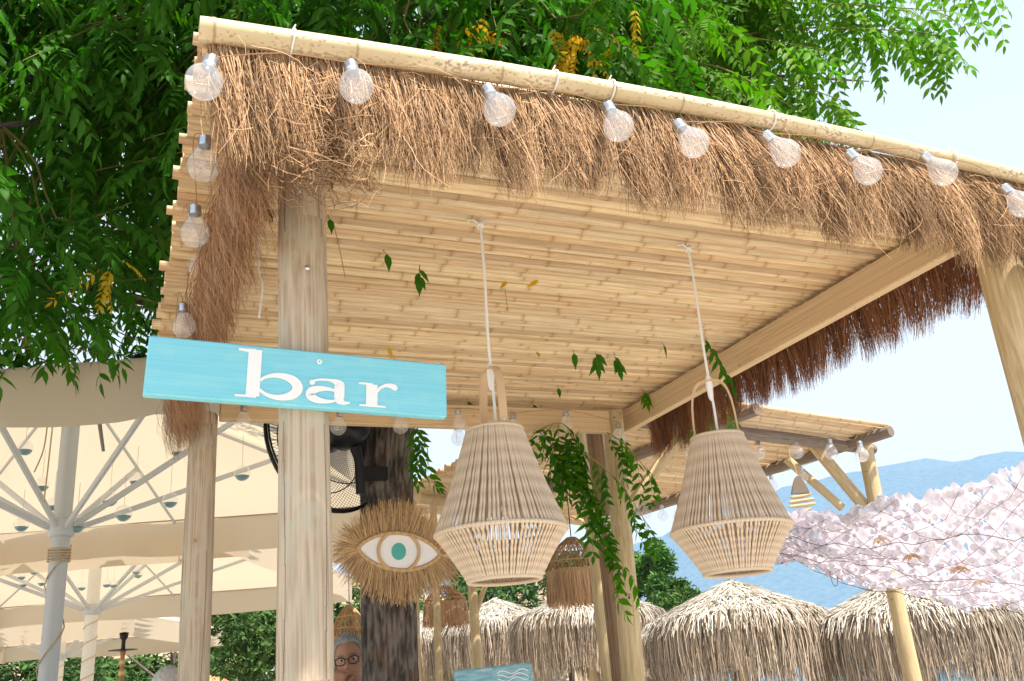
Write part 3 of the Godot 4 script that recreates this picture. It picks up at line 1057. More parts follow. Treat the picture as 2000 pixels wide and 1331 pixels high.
func thatch_parasols() -> void:
	var t := thing("thatched_parasol", "palm thatched beach parasol in the middle, under the second rope lantern", "beach parasol", Vector3.ZERO, "thatched parasols on the beach")
	var r := 1.16
	var rise := 0.50
	var slope := Vector2(r, rise).length()
	var core := MB.new()
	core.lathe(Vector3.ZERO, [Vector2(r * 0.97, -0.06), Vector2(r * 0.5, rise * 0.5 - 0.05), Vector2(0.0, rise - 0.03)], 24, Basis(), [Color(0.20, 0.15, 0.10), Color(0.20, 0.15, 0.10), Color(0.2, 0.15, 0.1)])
	part("straw_light_block", core, M.thatch, t)  # dark inner cone of straw, added to block light through the thatch
	var mb := MB.new()
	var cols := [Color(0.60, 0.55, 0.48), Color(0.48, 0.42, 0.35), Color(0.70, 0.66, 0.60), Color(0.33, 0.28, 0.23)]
	for k in 5600:
		var g := rf(0, TAU)
		var s := sqrt(rng.randf()) * 1.02
		var out := Vector3(cos(g), 0, sin(g))
		var swirl := rf(-0.55, 0.55)
		var d := (out * r + Vector3.DOWN * rise).normalized()
		d = d.rotated(Vector3.UP, swirl)
		var p := Vector3.UP * rise + (out * r + Vector3.DOWN * rise) * s * 0.93 + Vector3.UP * rf(0.0, 0.05)
		var l := rf(0.12, 0.36)
		var c: Color = cols[rng.randi() % 4] * rf(0.85, 1.15)
		c.a = 1.0
		var up := (Vector3.UP + out * 0.4).normalized()
		var over := maxf(0.0, s * slope + l - slope)
		mb.ribbon([p - d * l * 0.3, p + d * l * 0.4 + up * 0.015, p + d * l * 0.8 + Vector3.DOWN * over * 0.45 + up * rf(-0.01, 0.05)], rf(0.009, 0.022), 0.004, d.cross(up) + rv(0.35), (up + rv(0.35)).normalized(), c, c)
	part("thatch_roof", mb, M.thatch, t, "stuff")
	mb = MB.new()
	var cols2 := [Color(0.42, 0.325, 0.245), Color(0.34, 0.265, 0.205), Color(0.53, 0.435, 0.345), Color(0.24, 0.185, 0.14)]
	for k in 3400:
		var g := rf(0, TAU)
		var out := Vector3(cos(g), 0, sin(g))
		var p := out * r * rf(0.90, 1.03) + Vector3.UP * rf(-0.02, 0.05)
		var l := rf(0.55, 1.05) * (0.9 + 0.15 * sin(g * 5.0))
		var tan := out.cross(Vector3.UP)
		var c: Color = cols2[rng.randi() % 4] * rf(0.8, 1.2)
		c.a = 1.0
		var sw := rf(-0.09, 0.09)
		mb.ribbon([p - out * 0.08 + Vector3.UP * 0.05, p + out * 0.05 + Vector3.DOWN * 0.06, p + out * rf(0.03, 0.10) + tan * sw * 0.5 + Vector3.DOWN * l * 0.5, p + out * rf(-0.02, 0.10) + tan * sw + Vector3.DOWN * l], rf(0.007, 0.024), 0.005, tan + rv(0.5), (out + rv(0.45)).normalized(), c, c * 0.95)
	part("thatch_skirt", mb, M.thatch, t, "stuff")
	mb = MB.new()
	mb.tube([Vector3(0, -3.0, 0), Vector3(0, rise, 0)], [0.06], 10)
	part("pole", mb, M.fresh_log, t)
	t.transform = Transform3D(Basis(), Vector3(7.62, 1.80, -10.86))
	copy(t, "rightmost thatched beach parasol, below the pinkish net canopy", Vector3(9.3, 1.64, -9.55), 1.3, 1.06)
	copy(t, "thatched beach parasol left of the leaning log posts", Vector3(6.72, 2.10, -13.4), 2.6, 0.98)
	copy(t, "small far thatched beach parasol right of the thin forked post", Vector3(6.56, 2.26, -16.8), 4.1, 0.95)
	copy(t, "farthest thatched beach parasol, between the two thin posts", Vector3(5.6, 2.20, -18.3), 5.2, 0.95)

# a pinnate leaf: a drooping stalk along +x with pairs of pointed leaflets
func pinnate_leaf(pairs: int, length: float, leaflet: float, droop: float) -> ArrayMesh:
	var mb := MB.new()
	var pts := []
	for k in 6:
		var s := k / 5.0
		pts.append(Vector3(length * s, -droop * length * s * s, 0.02 * sin(s * 3.0)))
	mb.tube(pts, [0.0022, 0.0018, 0.0016, 0.0013, 0.001, 0.0007], 3, [Color(1.5, 1.35, 0.9)], false)
	var spots := []
	for k in pairs:
		var s := lerpf(0.22, 0.93, float(k) / maxf(1.0, pairs - 1))
		spots.append([s, -1.0]); spots.append([s + rf(-0.02, 0.02), 1.0])
	spots.append([1.0, 0.0])
	for q in spots:
		var s: float = q[0]
		var side: float = q[1]
		var p := Vector3(length * s, -droop * length * s * s, 0.02 * sin(s * 3.0))
		var ahead := Vector3(1, -2.0 * droop * s, 0).normalized()
		var dir := (ahead * (0.75 + rf(-0.1, 0.2)) + Vector3(0, rf(-0.35, -0.1), side * 1.0)).normalized() if side != 0.0 else ahead
		blade(mb, p, dir, (Vector3.UP + rv(0.35)).normalized(), leaflet * rf(0.85, 1.12) * (0.8 + 0.3 * sin(s * PI)), rf(0.8, 1.2))
	return mb.mesh()

func blade(mb: MB, p: Vector3, dir: Vector3, up: Vector3, l: float, tint: float) -> void:
	var side := dir.cross(up).normalized()
	up = side.cross(dir).normalized()
	var w := l * rf(0.135, 0.185)
	var bend := rf(0.05, 0.22) * l
	var c := Color(tint, tint, tint)
	var mids := []
	var lefts := []
	var rights := []
	var ss := [0.0, 0.22, 0.5, 0.78, 1.0]
	var ws := [0.0, 0.95, 1.0, 0.36, 0.0]
	for k in 5:
		var m: Vector3 = p + dir * l * ss[k] - up * bend * ss[k] * ss[k]
		var nm = (up + dir * (2.0 * bend / l * ss[k])).normalized()
		mids.append(mb.vert(m, nm, Vector2(0.5, ss[k]), Color(tint * 1.12, tint * 1.12, tint * 1.05)))
		if k > 0 and k < 4:
			lefts.append(mb.vert(m - side * w * ws[k] + up * w * 0.22, (nm + side * 0.25).normalized(), Vector2(0, ss[k]), c))
			rights.append(mb.vert(m + side * w * ws[k] + up * w * 0.22, (nm - side * 0.25).normalized(), Vector2(1, ss[k]), c))
	for e in [lefts, rights]:
		mb.tri(mids[0], e[0], mids[1])
		for k in 2:
			mb.tri(mids[k + 1], e[k], e[k + 1])
			mb.tri(mids[k + 1], e[k + 1], mids[k + 2])
		mb.tri(mids[3], e[2], mids[4])

func hang(dir: Vector3, roll := 0.0) -> Basis:   # +x along dir, +y as upward as it can be
	var x := dir.normalized()
	var z := x.cross(Vector3.UP)
	if z.length() < 0.05: z = x.cross(Vector3.RIGHT)
	z = z.normalized()
	return Basis(x, z.cross(x), z).rotated(x, roll)

func tree() -> void:
	rng.seed = 23
	var t := thing("shade_tree", "large leafy tree with drooping pinnate leaves behind and above the pergola", "tree", Vector3(1.38, 0, -5.15))
	# trunk: ridged bark
	var mb := MB.new()
	var path := curve_pts([Vector3(1.36, -0.1, -5.2), Vector3(1.385, 1.28, -5.15), Vector3(1.413, 2.6, -5.15), Vector3(1.62, 3.6, -5.15), Vector3(2.05, 4.7, -5.15), Vector3(2.36, 5.5, -5.15), Vector3(2.6, 6.4, -5.2)], 90)
	var sides := 60
	var f := noise(5, 1.0, 3)
	var t0 := Vector3.UP
	for k in path.size():
		var s := k / 89.0
		var r := 0.150 * (1.0 - 0.55 * smoothstep(0.35, 1.0, s)) + 0.05 * exp(-s * 30.0)
		for j in sides + 1:
			var g := TAU * j / sides
			var d := Vector3(cos(g), 0, sin(g))
			var fy: float = path[k].y
			var ridge := absf(f.get_noise_3d(cos(g) * 4.2 + 0.25 * sin(fy * 5.0), sin(g) * 4.2, fy * 1.3))
			var fine := f.get_noise_3d(cos(g) * 14.0, sin(g) * 14.0, fy * 9.0)
			var rr := r * (1.0 - 0.16 * (1.0 - smoothstep(0.0, 0.16, ridge)) + 0.04 * fine)
			mb.vert(path[k] + d * rr, d, Vector2(float(j) / sides, fy), Color(0.7, 0.7, 0.7).lerp(Color(1.1, 1.1, 1.1), smoothstep(0.0, 0.2, ridge)))
	smooth_tube(mb, sides + 1, path.size())
	part("trunk", mb, M.bark, t)
	# limbs
	var limbs := []
	var defs := [[Vector3(1.6, 3.5, -5.15), Vector3(0.6, 4.2, -5.0), Vector3(-0.6, 4.5, -4.9), Vector3(-1.9, 4.4, -4.7), 0.07], [Vector3(2.05, 4.7, -5.15), Vector3(1.6, 5.4, -4.7), Vector3(0.6, 5.9, -4.4), Vector3(-0.8, 6.0, -4.2), 0.06], [Vector3(2.2, 5.1, -5.15), Vector3(2.7, 5.3, -4.6), Vector3(3.3, 5.2, -3.9), Vector3(4.2, 5.0, -3.2), 0.05], [Vector3(2.0, 4.6, -5.15), Vector3(2.5, 4.75, -4.6), Vector3(3.1, 4.5, -3.8), Vector3(3.75, 4.25, -3.3), 0.045], [Vector3(1.9, 4.4, -5.15), Vector3(1.9, 4.7, -4.4), Vector3(1.6, 4.7, -3.6), Vector3(1.2, 4.5, -3.1), 0.05], [Vector3(2.36, 5.5, -5.15), Vector3(2.6, 5.7, -5.6), Vector3(3.4, 5.8, -5.6), Vector3(4.3, 5.5, -5.2), 0.05], [Vector3(1.5, 3.2, -5.15), Vector3(0.5, 3.6, -5.9), Vector3(-0.8, 3.9, -6.2), Vector3(-2.2, 3.9, -6.0), 0.06], [Vector3(0.2, 4.3, -4.95), Vector3(-0.2, 4.0, -4.4), Vector3(-0.7, 3.6, -4.0), Vector3(-1.3, 3.3, -3.8), 0.03]]
	for q in defs:
		var c := curve_pts([q[0], q[1], q[2], q[3]], 16)
		var rads := []
		for k in 16: rads.append(lerpf(q[4], q[4] * 0.06, k / 15.0))
		mb = MB.new()
		mb.tube(c, rads, 9)
		part("limb", mb, M.bark, t)
		limbs.append_array(c)
	# leaves: twigs spread through the crown, each with leaves that droop from it
	var leaf := []
	for k in 5: leaf.append(pinnate_leaf(6 + k % 2, rf(0.36, 0.46), rf(0.092, 0.110), rf(0.25, 0.6)))
	var twigs := MB.new()
	var xs := []
	var blobs := [  # centre, radii, number of twigs
		[Vector3(-0.9, 3.85, -4.85), Vector3(1.35, 1.25, 1.15), 240],
		[Vector3(-2.2, 3.9, -4.6), Vector3(1.4, 1.5, 1.2), 90],
		[Vector3(-0.5, 5.1, -4.9), Vector3(1.6, 0.9, 1.2), 110],
		[Vector3(1.2, 5.5, -4.6), Vector3(1.6, 1.0, 1.4), 150],
		[Vector3(2.5, 5.5, -4.4), Vector3(1.25, 0.95, 1.2), 110],
		[Vector3(0.9, 4.3, -3.6), Vector3(0.9, 0.5, 0.6), 60],
		[Vector3(1.5, 4.15, -3.45), Vector3(0.7, 0.4, 0.4), 40],
		[Vector3(0.2, 4.3, -4.0), Vector3(0.7, 0.6, 0.5), 50],
		[Vector3(2.9, 5.0, -4.3), Vector3(0.7, 0.55, 0.5), 40],
		[Vector3(2.3, 4.55, -4.0), Vector3(0.75, 0.45, 0.6), 34],
		[Vector3(-1.0, 4.4, -6.3), Vector3(2.0, 1.5, 1.0), 90],
		[Vector3(0.8, 6.2, -5.6), Vector3(2.4, 0.9, 1.6), 70],
		[Vector3(-0.35, 2.98, -4.55), Vector3(0.55, 0.35, 0.45), 26],
		[Vector3(-0.95, 2.95, -4.6), Vector3(0.5, 0.3, 0.45), 16]]
	for b in blobs:
		for k in int(b[2]):
			var d := rv()
			while d.length() > 1.0: d = rv()
			d = d.normalized() * pow(d.length(), 0.5)
			var p: Vector3 = b[0] + d * b[1]
			twig(p, (d * Vector3(1, 0.15, 1) + rv(0.5) + Vector3.DOWN * 0.25).normalized(), rf(0.25, 0.5), 6, limbs, twigs, xs)
	# open sprays that reach out to the right
	for q in [[Vector3(2.7, 5.25, -4.5), Vector3(3.5, 5.2, -3.7), Vector3(4.5, 4.95, -3.0), 11], [Vector3(2.7, 4.8, -4.3), Vector3(3.4, 4.75, -3.6), Vector3(4.15, 4.52, -3.1), 12], [Vector3(2.5, 4.7, -4.3), Vector3(3.1, 4.55, -3.75), Vector3(3.58, 4.12, -3.35), 11], [Vector3(2.6, 5.0, -4.3), Vector3(3.3, 5.0, -3.8), Vector3(3.95, 4.8, -3.4), 9], [Vector3(2.3, 4.6, -4.2), Vector3(2.7, 4.5, -3.75), Vector3(3.1, 4.2, -3.5), 9], [Vector3(2.9, 5.5, -4.4), Vector3(3.8, 5.6, -3.8), Vector3(4.7, 5.45, -3.3), 9], [Vector3(2.7, 5.1, -4.2), Vector3(3.4, 4.95, -3.6), Vector3(4.25, 4.70, -3.1), 12], [Vector3(2.4, 4.5, -4.0), Vector3(2.9, 4.4, -3.6), Vector3(3.35, 4.0, -3.4), 10], [Vector3(2.7, 5.3, -4.2), Vector3(3.3, 5.2, -3.7), Vector3(4.0, 5.05, -3.3), 12], [Vector3(2.4, 4.75, -4.1), Vector3(2.9, 4.7, -3.7), Vector3(3.5, 4.45, -3.35), 11], [Vector3(2.2, 4.4, -4.0), Vector3(2.5, 4.3, -3.6), Vector3(2.85, 3.98, -3.4), 9]]:
		var c := curve_pts([q[0], q[1], q[2]], 12)
		twigs.tube(c, [0.011, 0.010, 0.009, 0.008, 0.0075, 0.007, 0.006, 0.005, 0.004, 0.0035, 0.003, 0.002], 5, [Color(1.0, 0.9, 0.6)])
		for k in int(q[3]) * 3:
			var s = (k + 0.5) / (q[3] * 3.0)
			var e := mini(int(s * 11), 10)
			var p: Vector3 = c[e].lerp(c[e + 1], s * 11 - e)
			var ahead: Vector3 = (c[e + 1] - c[e]).normalized()
			var sd := ahead.cross(Vector3.UP).normalized() * (1.0 if k % 2 else -1.0)
			xs.append(Transform3D(hang(ahead * 0.45 + sd * rf(0.3, 0.7) + Vector3.DOWN * rf(0.35, 0.9), rf(-0.4, 0.4)) * rf(0.75, 1.0), p))
	part("twigs", twigs, M.young_twig if M.has("young_twig") else M.bent_wood, t, "stuff")
	xs.sort_custom(func(a, b): return a.origin.distance_squared_to(Vector3(0, 1.2, 0)) < b.origin.distance_squared_to(Vector3(0, 1.2, 0)))
	for k in 290:
		put("leaf", leaf[k % 5], M.lit_young_leaf if xs[k].origin.x > 2.6 else M.leaf, t, xs[k])
	var lots := [[], [], [], [], []]
	var shades := [[], [], [], [], []]
	for k in range(290, xs.size()):
		lots[k % 5].append(xs[k])
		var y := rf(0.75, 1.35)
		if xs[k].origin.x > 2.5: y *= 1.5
		shades[k % 5].append(Color(y * rf(0.95, 1.3) * (1.35 if xs[k].origin.x > 2.5 else 1.0), y, y * rf(0.7, 1.1)))  # leaves on the right brightened and yellowed, backlight put into their colour
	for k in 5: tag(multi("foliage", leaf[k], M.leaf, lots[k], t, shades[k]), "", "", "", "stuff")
	# turning leaves in yellow clusters
	var yl := []
	for q in [[Vector3(1.80, 3.95, -3.137), 13], [Vector3(1.70, 3.95, -3.16), 3], [Vector3(1.30, 4.15, -3.36), 3], [Vector3(1.25, 4.02, -3.38), 3], [Vector3(1.43, 4.12, -3.3), 2], [Vector3(-0.10, 2.99, -3.95), 4], [Vector3(2.05, 4.05, -3.03), 3]]:
		for k in int(q[1]):
			yl.append(Transform3D(hang(rv(1.0) + Vector3.DOWN * 0.9, rf(-1, 1)) * rf(0.38, 0.55), q[0] + rv(0.07)))
	for k in yl.size(): tag(put("leaf", leaf[k % 5], M.yellow_leaf, t, yl[k]), "yellowed leaf")
	print("leaves ", xs.size())
	sprigs()

func twig(p: Vector3, d: Vector3, l: float, count: int, limbs: Array, twigs: MB, xs: Array) -> void:
	# a thin shoot from the nearest limb to p and on along d, with leaves on its outer half
	if blocked(p) or blocked(p + d * l): return
	var near: Vector3 = limbs[0]
	for q in limbs:
		if q.distance_squared_to(p) < near.distance_squared_to(p): near = q
	if near.distance_to(p) < 1.2 and rng.randf() < 0.6:
		var c := curve_pts([near, near.lerp(p, 0.5) + Vector3.UP * 0.08, p, p + d * l], 9)
		twigs.tube(c, [0.008, 0.0075, 0.007, 0.0065, 0.006, 0.0055, 0.0045, 0.0035, 0.002], 4, [Color(0.75, 0.7, 0.5)], false)
	else:
		twigs.tube([p - d * 0.1, p + d * l * 0.5, p + d * l], [0.005, 0.004, 0.002], 4, [Color(0.75, 0.7, 0.5)], false)
	for k in count:
		var s := lerpf(0.1, 1.0, float(k) / (count - 1))
		var g := k * 2.4 + rf(-0.4, 0.4)
		var out := (Vector3(cos(g), 0, sin(g)) + d * 0.5 + Vector3.DOWN * rf(0.15, 0.9)).normalized()
		var o := p + d * l * s
		if not blocked(o + out * 0.3 + Vector3.DOWN * 0.12):
			xs.append(Transform3D(hang(out, rf(-0.5, 0.5)) * rf(0.75, 1.05), o))

func blocked(p: Vector3) -> bool:   # nothing grows into the pergola's roof or in front of it
	if p.x > -0.05 and p.x < 3.2 and p.y < 3.0 and p.z > -5.4: return true
	if p.y < 1.72 + 0.26 * p.dot(FWD): return true
	if p.x > 3.35 and p.y < 3.9: return true
	return p.z > -2.35

func smooth_tube(mb: MB, w: int, h: int, first := 0) -> void:
	for j in h:
		for k in w:
			var q := first + j * w + k
			var l := first + j * w + (k - 1 if k > 0 else w - 2)
			var r := first + j * w + (k + 1 if k < w - 1 else 1)
			var dx: Vector3 = mb.v[r] - mb.v[l]
			var dy: Vector3 = mb.v[first + mini(j + 1, h - 1) * w + k] - mb.v[first + maxi(j - 1, 0) * w + k]
			var nn := dx.cross(dy).normalized()
			mb.n[q] = nn if nn.dot(mb.n[q]) > 0.0 else -nn
	for j in h - 1:
		for k in w - 1:
			var q := first + j * w + k
			mb.quad(q, q + 1, q + w + 1, q + w)

# sprigs of the tree that push down through the cane roof, and the hanging branch at the rear post
func sprigs() -> void:
	var spots := [[Vector3(0.57, 2.70, -2.76), 1, "just right of the front log post"], [Vector3(0.81, 2.70, -2.97), 1, "single triangular tip left of the middle"], [Vector3(0.98, 2.70, -3.06), 4, "four leaflets left of the first lantern cord"], [Vector3(2.51, 2.70, -3.5), 12, "long spray crossing the second lantern cord"], [Vector3(1.98, 2.70, -3.82), 1, "small tip left of the drooping spray"], [Vector3(2.09, 2.70, -3.80), 5, "drooping spray in the middle of the roof"], [Vector3(2.2, 2.70, -3.82), 5, "right half of the drooping spray"], [Vector3(2.35, 2.70, -3.62), 1, "lone leaflet right of the drooping spray"], [Vector3(2.14, 2.70, -4.35), 1, "lone leaflet above the rear beam"], [Vector3(2.65, 2.70, -4.33), 5, "yellowish spray at the side beam"], [Vector3(2.10, 2.69, -4.62), 3, "over the rear beam, left of the post"], [Vector3(1.72, 2.69, -4.62), 2, "over the rear beam beside the lantern handle"]]
	for q in spots:
		var p: Vector3 = q[0]
		var t := thing("leaf_sprig", "green leaf sprig poking through the cane roof, " + String(q[2]), "leaf sprig", p, "leaf sprigs that grow through the roof")
		var end := p + Vector3(rf(-0.015, 0.015), 0.002 - 0.016 * q[1], 0.015)
		if q[1] > 8: end = p + Vector3(0.10, -0.26, 0.03)
		var mb := MB.new()
		mb.tube([p + Vector3.UP * 0.03, p.lerp(end, 0.5), end], [0.002, 0.0016, 0.001], 4, [Color(0.25, 0.35, 0.10)])
		part("stalk", mb, M.rope, t)
		for k in int(q[1]):
			var lb := MB.new()
			var s = float(k + 1) / q[1]
			var side := -1.0 if k % 2 else 1.0
			blade(lb, p.lerp(end, s), (Vector3(side * rf(0.3, 0.8) * (1.0 if k < q[1] - 1 else 0.1), -1.0, rf(-0.1, 0.4))).normalized(), (Vector3.BACK + rv(0.4)).normalized(), rf(0.062, 0.085), rf(0.85, 1.2))
			part("leaf", lb, M.leaf if not String(q[2]).begins_with("yellow") else M.lit_young_leaf, t)
	# fallen yellow leaves caught between the canes
	var k2 := 0
	for p in [Vector3(1.34, 2.688, -3.09), Vector3(1.46, 2.688, -3.05), Vector3(1.79, 2.688, -3.83), Vector3(2.47, 2.66, -4.62), Vector3(1.81, 2.66, -4.6), Vector3(1.08, 2.688, -3.9)]:
		var lb := MB.new()
		blade(lb, p, (Vector3(rf(-1, 1), -0.5, rf(-0.3, 0.6))).normalized(), Vector3.BACK, 0.06, 1.0)
		var o := part("fallen_leaf", lb, M.yellow_leaf, self)
		tag(o, "dry yellow leaf caught in the cane roof, " + ["left of the second cord at mid roof", "by a lit slit at mid roof", "long one above the lantern handle", "beside the top of the rear post", "over the rear beam by the lantern handle", "above the right end of the sign"][k2], "leaf", "yellow leaves caught in the roof")
		k2 += 1
	# a hanging branch at the rear right post
	var t := thing("hanging_branch", "green leafy branch hanging round the rear right log post", "branch", Vector3(2.4, 1.6, -4.5))
	var small := []
	for k in 3: small.append(pinnate_leaf(4, 0.22, 0.085, 0.5))
	for q in [[Vector3(2.05, 2.48, -4.52), Vector3(2.2, 2.52, -4.45), Vector3(2.3, 2.3, -4.42), Vector3(2.36, 2.02, -4.42), 19], [Vector3(2.15, 2.45, -4.5), Vector3(2.28, 2.36, -4.42), Vector3(2.48, 2.2, -4.42), Vector3(2.66, 1.95, -4.45), 17], [Vector3(2.2, 2.4, -4.5), Vector3(2.28, 2.2, -4.42), Vector3(2.36, 1.95, -4.4), Vector3(2.42, 1.72, -4.4), 20], [Vector3(2.5, 2.5, -4.52), Vector3(2.58, 2.44, -4.5), Vector3(2.66, 2.36, -4.5), Vector3(2.74, 2.24, -4.5), 8], [Vector3(2.1, 2.3, -4.52), Vector3(2.2, 2.34, -4.5), Vector3(2.26, 2.44, -4.5), Vector3(2.32, 2.5, -4.5), 13], [Vector3(1.42, 2.62, -4.68), Vector3(1.46, 2.5, -4.7), Vector3(1.5, 2.44, -4.7), Vector3(1.5, 2.34, -4.7), 7]]:
		var c := curve_pts([q[0], q[1], q[2], q[3]], 14)
		var tw := MB.new()
		tw.tube(c, [0.005, 0.005, 0.0045, 0.0045, 0.004, 0.004, 0.0035, 0.0035, 0.003, 0.003, 0.0025, 0.002, 0.002, 0.0015], 5, [Color(0.4, 0.5, 0.15)])
		part("stem", tw, M.rope, t)
		for k in int(q[4]):
			var s = (k + 0.3) / q[4]
			var e := mini(int(s * 13), 12)
			var p: Vector3 = (c[e] as Vector3).lerp(c[e + 1], s * 13 - e)
			var d := Vector3(rf(-1, 1), -rf(0.5, 1.6), rf(-0.3, 0.7))
			put("leaf", small[k % 3], M.leaf if rng.randf() < 0.5 else M.lit_young_leaf, t, Transform3D(hang(d, rf(-0.7, 0.7)) * rf(0.65, 1.0), p))
	var t2 := thing("bright_branch", "sunlit bright green leaves behind the second lantern's handle", "branch", Vector3(3.5, 2.5, -5.0))
	for k in 14:
		put("leaf", small[k % 3], M.lit_young_leaf, t2, Transform3D(hang(Vector3(rf(-0.5, 0.5), -1.2, rf(-0.2, 0.5)), rf(-0.6, 0.6)) * 0.8, Vector3(3.36 + rf(-0.10, 0.14), 2.76 + rf(-0.03, 0.03), -4.85 + rf(-0.1, 0.1))))
	var tw2 := MB.new()
	tw2.tube([Vector3(3.0, 2.9, -5.0), Vector3(3.2, 2.82, -4.9), Vector3(3.5, 2.77, -4.85)], [0.005, 0.004, 0.002], 5)
	part("stem", tw2, M.rope, t2)

func net_canopy() -> void:
	rng.seed = 31
	var T := curve_pts([Vector3(3.40, 2.06, -4.85), Vector3(3.6, 2.05, -4.54), Vector3(3.97, 2.02, -3.94), Vector3(4.45, 2.15, -3.51), Vector3(5.0, 2.32, -3.1), Vector3(5.6, 2.4, -2.7)], 41)
	var B := curve_pts([Vector3(3.95, 1.97, -5.55), Vector3(4.229, 1.92, -5.356), Vector3(4.905, 1.70, -5.224), Vector3(5.63, 1.43, -4.75), Vector3(6.4, 1.35, -4.3), Vector3(7.2, 1.4, -3.8)], 41)
	var f := noise(77, 1.6, 3)
	var pt := func(u: float, v: float) -> Vector3:
		var e := mini(int(u * 40), 39)
		var a: Vector3 = (T[e] as Vector3).lerp(T[e + 1], u * 40 - e)
		var b: Vector3 = (B[e] as Vector3).lerp(B[e + 1], u * 40 - e)
		var p := a.lerp(b, v)
		return p + Vector3.DOWN * (0.10 * sin(v * PI) * sin(minf(u * 1.5, 1.0) * PI * 0.5)) + Vector3.UP * 0.09 * f.get_noise_2d(u * 4.0, v * 2.2)
	var t := thing("net_canopy", "pinkish white camouflage net canopy with cut flaps, sagging on the right", "net canopy", Vector3(4.9, 0, -4.4))
	# flaps cut into the cloth, each a little curved leaf that hangs from its edge
	var flap := MB.new()
	for k in 5:
		for j in 3:
			var a := k / 4.0
			var b := (j - 1.0)
			var wv := sin(lerpf(0.35, PI, a)) * 0.030
			flap.vert(Vector3(b * wv, -0.010 * sin(a * 2.6) - 0.005 * b * b * a, a * 0.075), (Vector3.UP + Vector3(b * 0.5, 0, a * 0.8 - 0.3)).normalized(), Vector2(b, a), Color.WHITE)
	for k in 4:
		for j in 2:
			var q := k * 3 + j
			flap.quad(q, q + 1, q + 4, q + 3)
	var fm := flap.mesh()
	var xs := []
	var cols := []
	for k in 1900:
		var u := rng.randf()
		var v := rng.randf() * 1.02
		var p: Vector3 = pt.call(u, minf(v, 1.0))
		var du: Vector3 = (pt.call(minf(u + 0.02, 1.0), minf(v, 1.0)) - pt.call(maxf(u - 0.02, 0.0), minf(v, 1.0))).normalized()
		var dv: Vector3 = (pt.call(u, 1.0) - pt.call(u, 0.0)).normalized()
		var n := du.cross(dv).normalized()
		if n.y < 0: n = -n
		var b := Basis(n.cross(dv).normalized(), n, dv).orthonormalized() * Basis.from_euler(Vector3(rf(-0.1, 0.75), rf(-0.7, 0.7), rf(-0.35, 0.35)))
		xs.append(Transform3D(b * rf(0.4, 0.8), p - n * rf(0.004, 0.016)))
		var c := Color(0.73, 0.70, 0.75).lerp(Color(0.85, 0.84, 0.87), rng.randf()) * rf(0.9, 1.05)
		c.a = 1.0
		cols.append(c)
	var sheet := MB.new()
	for j in 71:
		for k in 171:
			var p: Vector3 = pt.call(k / 170.0, j / 70.0)
			p.y += 0.045 * f.get_noise_3dv(p * 8.0) + 0.026 * f.get_noise_3dv(p * 24.0)
			var tone := 1.0 + 0.12 * f.get_noise_3dv(p * 5.0)
			sheet.vert(p, Vector3.UP, Vector2(k, j), Color(0.66 * tone, 0.635 * tone, 0.69 * tone))
	smooth_grid(sheet, 0, 171, 71)
	var keep := PackedInt32Array()   # the slits that are cut through the cloth
	for k in range(0, sheet.i.size(), 3):
		var p := (sheet.v[sheet.i[k]] + sheet.v[sheet.i[k + 1]] + sheet.v[sheet.i[k + 2]]) / 3.0
		if f.get_noise_3dv(p * Vector3(17, 17, 17) + Vector3(9, 9, 9)) < 0.42: keep.append_array([sheet.i[k], sheet.i[k + 1], sheet.i[k + 2]])
	sheet.i = keep
	part("cloth", sheet, M.net_cloth, t)
	multi("fabric_flaps", fm, M.net_cloth, xs, t, cols)
	var mb := MB.new()
	for s in 30:
		for way in [-1.0, 1.0]:
			var q := []
			for k in 15:
				var v := k / 14.0
				var u: float = s / 29.0 * 1.5 - 0.25 + way * (v - 0.5) * 0.34
				if u >= 0.0 and u <= 1.0: q.append((pt.call(u, v) as Vector3) - Vector3.UP * 0.048)
			if q.size() > 2: mb.tube(q, [0.0015], 3, [], false)
	for v in [0.3, 0.62, 1.0]:
		var q := []
		for k in 41: q.append((pt.call(k / 40.0, v) as Vector3) - Vector3.UP * 0.045)
		mb.tube(q, [0.002], 4, [], false)
	part("net_cords", mb, M.net_line, t, "stuff")
	# dried starfish and shells tied to the net
	var k2 := 0
	for q in [Vector2(0.42, 0.34), Vector2(0.50, 0.52), Vector2(0.37, 0.24), Vector2(0.53, 0.60)]:
		var p: Vector3 = pt.call(q.x, q.y) - Vector3.UP * 0.05
		mb = MB.new()
		for a in 5:
			var g := TAU * a / 5 + k2
			mb.tube([p, p + Vector3(cos(g), -0.2, sin(g)) * 0.03, p + Vector3(cos(g), -0.5, sin(g)) * 0.058], [0.013, 0.009, 0.003], 6, [Color(0.55, 0.36, 0.22) if k2 < 2 else Color(0.75, 0.6, 0.5)])
		tag(part("starfish", mb, M.raffia, self), "dried starfish tied under the pinkish net, " + ["upper brown one", "lower brown one at mid net", "pale one nearest the left post", "pale one lowest at mid net"][k2], "starfish", "starfish tied to the net")
		k2 += 1
	# loose wire loop at the lower edge
	mb = MB.new()
	mb.tube(curve_pts([Vector3(4.53, 1.80, -5.28), Vector3(4.535, 1.71, -5.28), Vector3(4.56, 1.685, -5.28), Vector3(4.585, 1.72, -5.28), Vector3(4.58, 1.79, -5.28)], 16), [0.003], 5)
	tag(part("wire_loop", mb, M.grey_plastic, self), "thin loose wire loop hanging from the lower edge of the net", "wire")

func lanterns() -> void:
	rng.seed = 41
	rope_lantern(Vector3(1.071, 0, -2.656), 1.62, "natural rope lantern with wooden handle, nearer the bar sign, left of the two", 0.074)
	rope_lantern(Vector3(1.896, 0, -2.65), -0.62, "natural rope lantern with wooden handle, right of the two, before the reed roof", 0.074)

